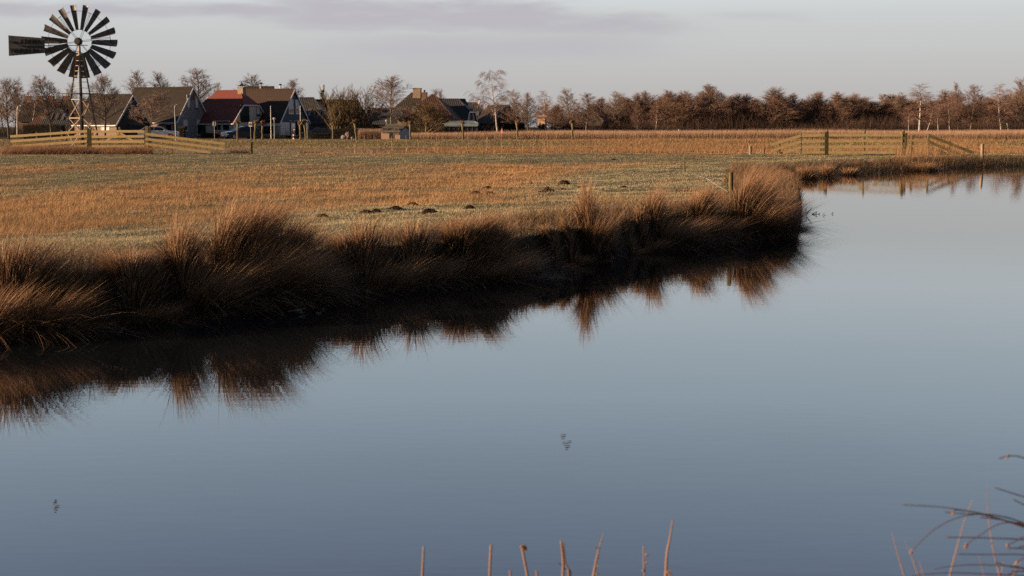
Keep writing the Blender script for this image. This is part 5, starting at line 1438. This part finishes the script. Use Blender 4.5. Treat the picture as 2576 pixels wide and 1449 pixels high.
# ------------------------------------------------------------------ bulrushes in the ditch, individually
def bulrush_mesh(seed, H):
    rnd = random.Random(seed); m = MB()
    k = rnd.uniform(-.05, .05)
    m.tube([(0,0,-.05), (k*.4,0,H*.5), (k,0,H)], [.016,.013,.008], 5)
    for i in range(3):
        a = rnd.uniform(0, 6.28); l = H*rnd.uniform(.35, .7); m.tube([(0,0,0), (.05*math.cos(a),.05*math.sin(a),l*.6), (.14*math.cos(a),.14*math.sin(a),l)], [.014,.012,.004], 4)
    h = MB(); h.tube([(k,0,H), (k,0,H+.03), (k+.01,0,H+.14), (k+.015,0,H+.2)], [.012,.034,.036,.008], 7)
    for i in range(6):
        a = rnd.uniform(0, 6.28); z = H+rnd.uniform(.03, .18); h.ball((k+.03*math.cos(a), .03*math.sin(a), z), rnd.uniform(.015, .035), 6)
    return m, h
M_stalk = mat('dry_stalk', (.42,.28,.17), .85, .2, 5); M_head = mat('bulrush_head', (.20,.11,.065), .95, .35, 9, bump=.4)
bp_ = []
for s in range(4):
    m, h = bulrush_mesh(300+s, 1.0)
    bp_.append((m, h))
meshes = []
for px, top, bot in [(892,349,389),(917,342,388),(986,344,388),(1022,341,389),(1097,342,389),(1095,350,389),(1100,349,389),(1119,342,389),(1052,351,389),(1067,340,389),(1080,352,389),(1206,347,390),(1226,336,390),(1228,347,391),(1242,362,391),(1306,345,391),(1315,344,391),(1341,346,391),(1369,347,391),(1377,345,391),(1387,345,391),(1224,333,391),(950,352,389),(1145,356,390),(1178,352,390),(1263,350,391),(1290,354,391),(1410,356,392)]:
    i = rr.randint(0, 3); Y = rr.uniform(90.5, 96); b0 = P(px, bot, Y); zb = gh(b0.x, Y); H = P(px, top, Y).z - zb
    t = thing('bulrush', 'thin dry bulrush stalk with frayed brown head rising from sedge beyond the meadow', 'bulrush', (b0.x, Y, zb), rr.uniform(0, 6), 'bulrush stalks in the ditch')
    t.scale = (1, 1, H/1.18)
    if len(meshes) < 4 or True:
        if i >= len(meshes) or meshes[i] is None:
            while len(meshes) < 4: meshes.append(None)
            m, h = bp_[i]; a = m.build('stalk', M_stalk, t); c = h.build('head', M_head, t); meshes[i] = (a.data, c.data)
        else:
            for nm, me in zip(('stalk', 'head'), meshes[i]):
                o = bpy.data.objects.new(nm, me); COL.objects.link(o); o.parent = t
# bushes on the low strip
for px, Y, w, h_, lab in [(782, 93, .75, .42, 'dark brown bushy sedge clump alone on the pale low strip'), (665, 92, .5, .25, 'low brown sedge clump left on the pale low strip'), (600, 89, .7, .5, 'heap of rusty dead stems at the right end of the left fence')]:
    b0 = P(px, 385, Y); zb = gh(b0.x, Y); t = thing('sedge_clump', lab, 'sedge clump', (b0.x, Y, zb))
    n = 700; a = rng.uniform(0, 2*PI, n); r = np.sqrt(rng.uniform(0, 1, n))*w
    npmesh('stems', *blades(np.stack([np.cos(a)*r, np.sin(a)*r*.6, np.zeros(n)], 1), rng.uniform(.5, 1.1, n)*h_, np.full(n, .014), wind(n, .4, .1), np.full(n, .2), 3, palette(n, [(.10,.055,.03), (.15,.08,.04)]), palette(n, [(.2,.11,.055)])), M_rush, t)

# ------------------------------------------------------------------ foreground: reeds and rushes of the near bank
NR = 4.5
M_fg = mat('near_reed', (.27,.165,.115), .6, .2, 12, stretch=(3,3,.4), spec=.3); M_fgd = mat('near_rush', (.085,.042,.034), .5, .25, 8, spec=.35)
M_fgl = mat('near_leaf', (.26,.165,.125), .65, .2, 10, spec=.25); M_tuft = mat('seed_tuft', (.30,.17,.075), .9, .3, 30, bump=.5)
def pxs(c, kx=.3662, ox=943.4, oy=1195.0): return ox+c[0]*kx, oy+c[1]*kx
def fg_stem(parent, name, pts, r0, r1, Y, m, conv, root=None):
    q = [P(*conv(c), Y) for c in pts]
    if root is not None: q = [root] + q
    out = []
    for i in range(len(q)-1):                     # Catmull-Rom
        p0, p1, p2, p3 = q[max(i-1,0)], q[i], q[i+1], q[min(i+2,len(q)-1)]
        for k in range(5):
            s = k/5; out.append(.5*((2*p1)+(p2-p0)*s+(2*p0-5*p1+4*p2-p3)*s*s+(3*p1-p0-3*p2+p3)*s**3))
    out.append(q[-1]); n = len(out); r0 *= .8; r1 *= .85
    return MB().tube(out, [r0+(r1-r0)*(i/(n-1)) for i in range(n)], 7).build(name, m, parent, True, True)
def ground_root(px, py, Y, dx=0.0):
    p = P(px, py, Y); return Vector((p.x+dx, Y, gh(p.x+dx, Y)-.03))
cc = lambda c: pxs(c)
FGR = [('thin greyish reed stem, leftmost of those rising from the bottom edge', [(325,694),(335,490)], .0062, .0036, None),
       ('straight cut-off reed stem, second from the left along the bottom edge', [(787,694),(797,480)], .0050, .0046, None),
       ('reed stem topped by a round golden seed tuft at the bottom edge', [(1047,694),(1030,600),(1010,505)], .0060, .0045, (1022, 498)),
       ('forked golden reed with a split tip at the bottom edge', [(1290,694),(1292,590),(1278,450)], .0060, .0040, None),
       ('leaning reed sheath with small seeds and a pointed tip at the bottom edge', [(1500,694),(1530,540),(1572,398)], .0075, .0012, None),
       ('short reed stem with curled brown seed bits at the bottom edge', [(1852,694),(1846,600),(1845,485)], .0038, .0022, None),
       ('tall bent pinkish reed, tallest of those along the bottom edge', [(1997,694),(2006,540),(2025,440),(2046,308)], .0068, .0026, None)]
for i, (lab, pts, r0, r1, tuft) in enumerate(FGR):
    px0, py0 = cc(pts[0]); px1, py1 = cc(pts[1]); p_a, p_b = P(px0, py0, NR), P(px1, py1, NR); k_ = (p_a.z-.55)/(p_b.z-p_a.z); root = Vector((p_a.x-(p_b.x-p_a.x)*k_, NR, .55))
    t = thing('reed', lab, 'reed', root, 0, 'reeds along the bottom edge')
    fg_stem(t, 'stem', pts, r0, r1, NR, M_fg, cc, root)
    def bits(cs, r):
        m = MB()
        for c in cs:
            p = P(*cc(c), NR-.004)
            for _ in range(9): m.ball(p+Vector((rr.gauss(0, r*.6), rr.gauss(0, r*.6), rr.gauss(0, r*.5))), r*rr.uniform(.3,.7), 6)
        m.build('seed_head', M_tuft, t, True)
    if tuft: bits([(1012,497),(1024,498),(1038,497),(1025,512)], .0062)
    if i == 3:
        fg_stem(t, 'leaf', [(1330,694),(1308,610),(1296,500),(1300,470)], .0050, .0030, NR, M_fg, cc, root)
        fg_stem(t, 'leaf', [(1345,694),(1300,640),(1258,600)], .0030, .0016, NR, M_fgd, cc, root)
    if i == 4: bits([(1534,575),(1526,625),(1524,680),(1519,500)], .0034)
    if i == 5: bits([(1868,550),(1860,605),(1842,655)], .0042)
    if i == 6: bits([(2018,662),(2028,680)], .0050)
for j, (lab, c0, c1) in enumerate([('stub of a reed just breaking the bottom edge, left of the golden tuft', (930,694), (926,668)), ('stub of a reed just breaking the bottom edge, right of the golden tuft', (1112,694), (1107,668))]):
    px0, py0 = cc(c0); root = ground_root(px0, py0, NR); t = thing('reed', lab, 'reed', root, 0, 'reeds along the bottom edge')
    fg_stem(t, 'stem', [c0, c1], .0045, .003, NR, M_fg, cc, root)
# rushes leaning in from the right edge: one plant rooted outside the frame
cr2 = lambda c: pxs(c, .2361, 2135.9, 1107.0)
NQ = 4.0
root = Vector((P(2576+150, 1500, NQ).x, NQ, 0)); root.z = gh(root.x, root.y)
t = thing('rush_plant', 'dark brown rush plant arching in from the right edge of the picture', 'rush', root)
RU = [[(1865,925),(1650,850),(1400,780),(1130,735),(900,708),(555,690)], [(1865,930),(1480,803),(1250,756),(1120,742)], [(1865,915),(1450,803),(1300,786),(1130,780),(1015,763)],
      [(1865,885),(1700,830),(1500,793),(1350,792),(1200,815),(1050,870),(900,960),(760,1085),(665,1188)], [(1865,885),(1680,880),(1550,915),(1400,1010),(1250,1112)],
      [(1865,902),(1600,846),(1390,822)], [(1865,1062),(1400,1041),(1030,1037)], [(1865,1038),(1780,1075),(1690,1122)], [(1865,1157),(1690,1153)], [(1865,1222),(1500,1219),(1140,1217)],
      [(1865,1366),(1700,1341),(1450,1330),(1250,1331),(1050,1350),(895,1377)], [(1865,1446),(1400,1425),(1100,1415),(850,1426),(650,1448)], [(1865,606),(1700,555),(1548,504)],
      [(1865,690),(1748,630)], [(1865,192),(1780,171),(1690,172),(1595,198)], [(1865,1372),(1700,1345),(1575,1304)], [(1865,1402),(1720,1397)], [(1865,1396),(1760,1412),(1640,1447)], [(1865,1130),(1770,1160)], [(1865,1260),(1820,1285),(1785,1312)]]
for k, pts in enumerate(RU):
    a = pts[0]; ext = [(a[0]+330, a[1]+120+(900-a[1])*.25), (a[0]+150, a[1]+45)]
    fg_stem(t, 'stem', ext+pts, .0026, .0013 if len(pts) > 4 else .0017, NQ+.012*(k % 7), M_fgd, cr2, root)
for c in [(665,1188),(1250,1120),(1246,1140),(1690,1128),(1690,175),(1112,772),(1785,1312)]:
    p = P(*cr2(c), NQ+.02); m = MB()
    for _ in range(8): m.ball(p+Vector((rr.gauss(0,.0022), rr.gauss(0,.0022), rr.gauss(0,.003))), rr.uniform(.002,.0034), 6)
    m.build('seed_tuft', M_fgl, t, True)
BL = [('pale pink reed blade, leftmost of the pointed ones at the lower right', [(595,1470),(520,1215),(455,975)], .0062), ('pale pink reed blade, second of the pointed ones at the lower right', [(745,1470),(660,1210),(592,1070)], .0052),
      ('short pink reed blade, third of the pointed ones at the lower right', [(800,1470),(750,1285)], .0040), ('long pale reed blade leaning right across the dark rushes', [(1066,1470),(1150,1150),(1240,830),(1320,628)], .0060),
      ('longest upright reed blade crossing the dark rushes', [(1612,1470),(1540,1180),(1490,850),(1467,460)], .0062), ('short thin reed blade between the two long ones', [(1446,1470),(1384,1240)], .0036),
      ('pale reed blade right of the longest upright one', [(1616,1470),(1652,1268)], .0042), ('broad pale reed blade close to the right edge at the bottom', [(1740,1470),(1800,1350),(1838,1270)], .0052)]
for lab, pts, r0 in BL:
    px0, py0 = cr2(pts[0]); px1, py1 = cr2(pts[1]); p_a, p_b = P(px0, py0, NQ+.1), P(px1, py1, NQ+.1); k_ = (p_a.z-.55)/(p_b.z-p_a.z); rt = Vector((p_a.x-(p_b.x-p_a.x)*k_, NQ+.1, .55)); tt = thing('reed', lab, 'reed', rt, 0, 'reed blades at the lower right')
    fg_stem(tt, 'blade', pts, r0*.62, .0006, NQ+.1, M_fgl, cr2, rt)

# bent reed debris and floating leaves off the tip of the bank
zc = lambda c: ((3150+c[0]*.16564)/1.5901, (660+c[1]*.16564)/1.5901)
def debris(polys, r, label):
    g0 = G(*zc(polys[0][0])); t = thing('bent_reed', label, 'bent reed', (g0.x, g0.y, 0))
    for pl_ in polys:
        Y = g0.y; q = [P(*zc(c), Y) for c in pl_]
        MB().tube(q, [r]*(len(q)-1)+[r*.4], 5).build('stem', M_fgd, t, True)
debris([[(465,1220),(465,1055)],[(425,1215),(432,1060)],[(470,1180),(545,1085),(602,1018)]], .010, 'broken reed stems standing in the water at the tip of the bank')
debris([[(585,1190),(650,1160),(715,1122)],[(680,1190),(715,1122)],[(600,1190),(720,1192),(800,1195)],[(750,1190),(788,1152)]], .010, 'bent black reed forming two triangles with its reflection')
debris([[(852,1215),(870,1180),(915,1150)],[(880,1205),(935,1215)]], .005, 'thin curled reed floating between the two bent black ones')
debris([[(1070,1185),(1095,1145),(1115,1180)]], .009, 'single looped reed leaf, farthest from the tip of the bank')
def floater(px, py, L_, label, a=0.0, w=.02):
    g0 = G(px, py); o = MB().prism([(-L_/2,0,.004),(0,-w,.006),(L_/2,0,.012),(0,w,.006)], (0,0,.004)).build('floating_leaf', mat('wet_leaf', (.30,.32,.34), .15, .2, 6, spec=.8), None)
    o.location = g0; o.rotation_euler = (0, -.08, a); tag(o, label, 'leaf', 'wet leaves on the water')
floater(743, 781.5, .24, 'longest pale wet leaf glinting on the black water below the biggest tussock', .3); floater(745, 782.5, .16, 'shorter pale wet leaf crossing the longest glinting one', -.3, .012)
floater(812, 779.5, .05, 'tiny round pale leaf right of the two crossed glinting ones', .1, .016); floater(760, 797, .08, 'thin pale leaf below the two crossed glinting ones', .2, .008); floater(803, 788, .07, 'thin pale leaf below the tiny round one', .1, .008)
floater(1386, 669, .11, 'pale wet leaf by the bank at the middle gap', .1, .03)

# dark slivers added on the open water, standing in for broken reflections
def smudge(px, py, hpx, wpx, n, label):
    g0 = G(px, py); t = thing('water_smudge', label, 'water smudge', g0); rnd = random.Random(int(px))
    for k in range(n):
        q = G(px+rnd.gauss(0, wpx*.28), py+rnd.uniform(-.5, .5)*hpx, .004); l = rnd.uniform(.2, .5)*wpx/FPX*q.y; w_ = l*rnd.uniform(.16, .3); a = rnd.uniform(-.25, .25)
        m = MB().prism([(q.x-l*math.cos(a), q.y-l*math.sin(a), .004), (q.x, q.y-w_, .005), (q.x+l*math.cos(a), q.y+l*math.sin(a), .004), (q.x, q.y+w_, .006)], (0, 0, .003))
        m.build('sliver', mat('smudge_sliver', (.10,.095,.105), .5, .3, 8), t, True)
smudge(1424, 1114, 42, 16, 9, 'trail of dark slivers standing in for a reflected smudge, above the bottom centre reeds')
smudge(139, 1271, 32, 12, 8, 'trail of dark slivers standing in for a reflected smudge at the lower left')

# bird's nest in a treetop and the little white marker among the reeds
p = P(2224, 240, 237.6)
m = MB(); m.ball((0, 0, 0), .32, 10, (1, 1, .7))
for k in range(40):
    a = rr.uniform(0, 6.28); b_ = rr.uniform(-.5, .5); d = Vector((math.cos(a), math.sin(a), b_)); q = d*.26
    m.bar(q, q + Vector((-d.y, d.x, rr.uniform(-.4, .4)))*.4, .02, .02)
o = m.build('nest', M_twig); o.location = p; tag(o, 'dark twig nest in the top of the bare tree above the far gate', 'nest')
p = P(1707, 332, 196); zb = gh(p.x, 196); H = p.z+.12-zb
t = thing('marker_post', 'small white marker on a thin post sticking out of the reed bed', 'marker', (p.x, 196, zb))
MB().tube([(0,0,0), (0,0,H)], .025, 6).build('post', M_woodg, t)
MB().box((0, -.03, H+.10), (.13, .05, .34)).build('plate', M_white, t)
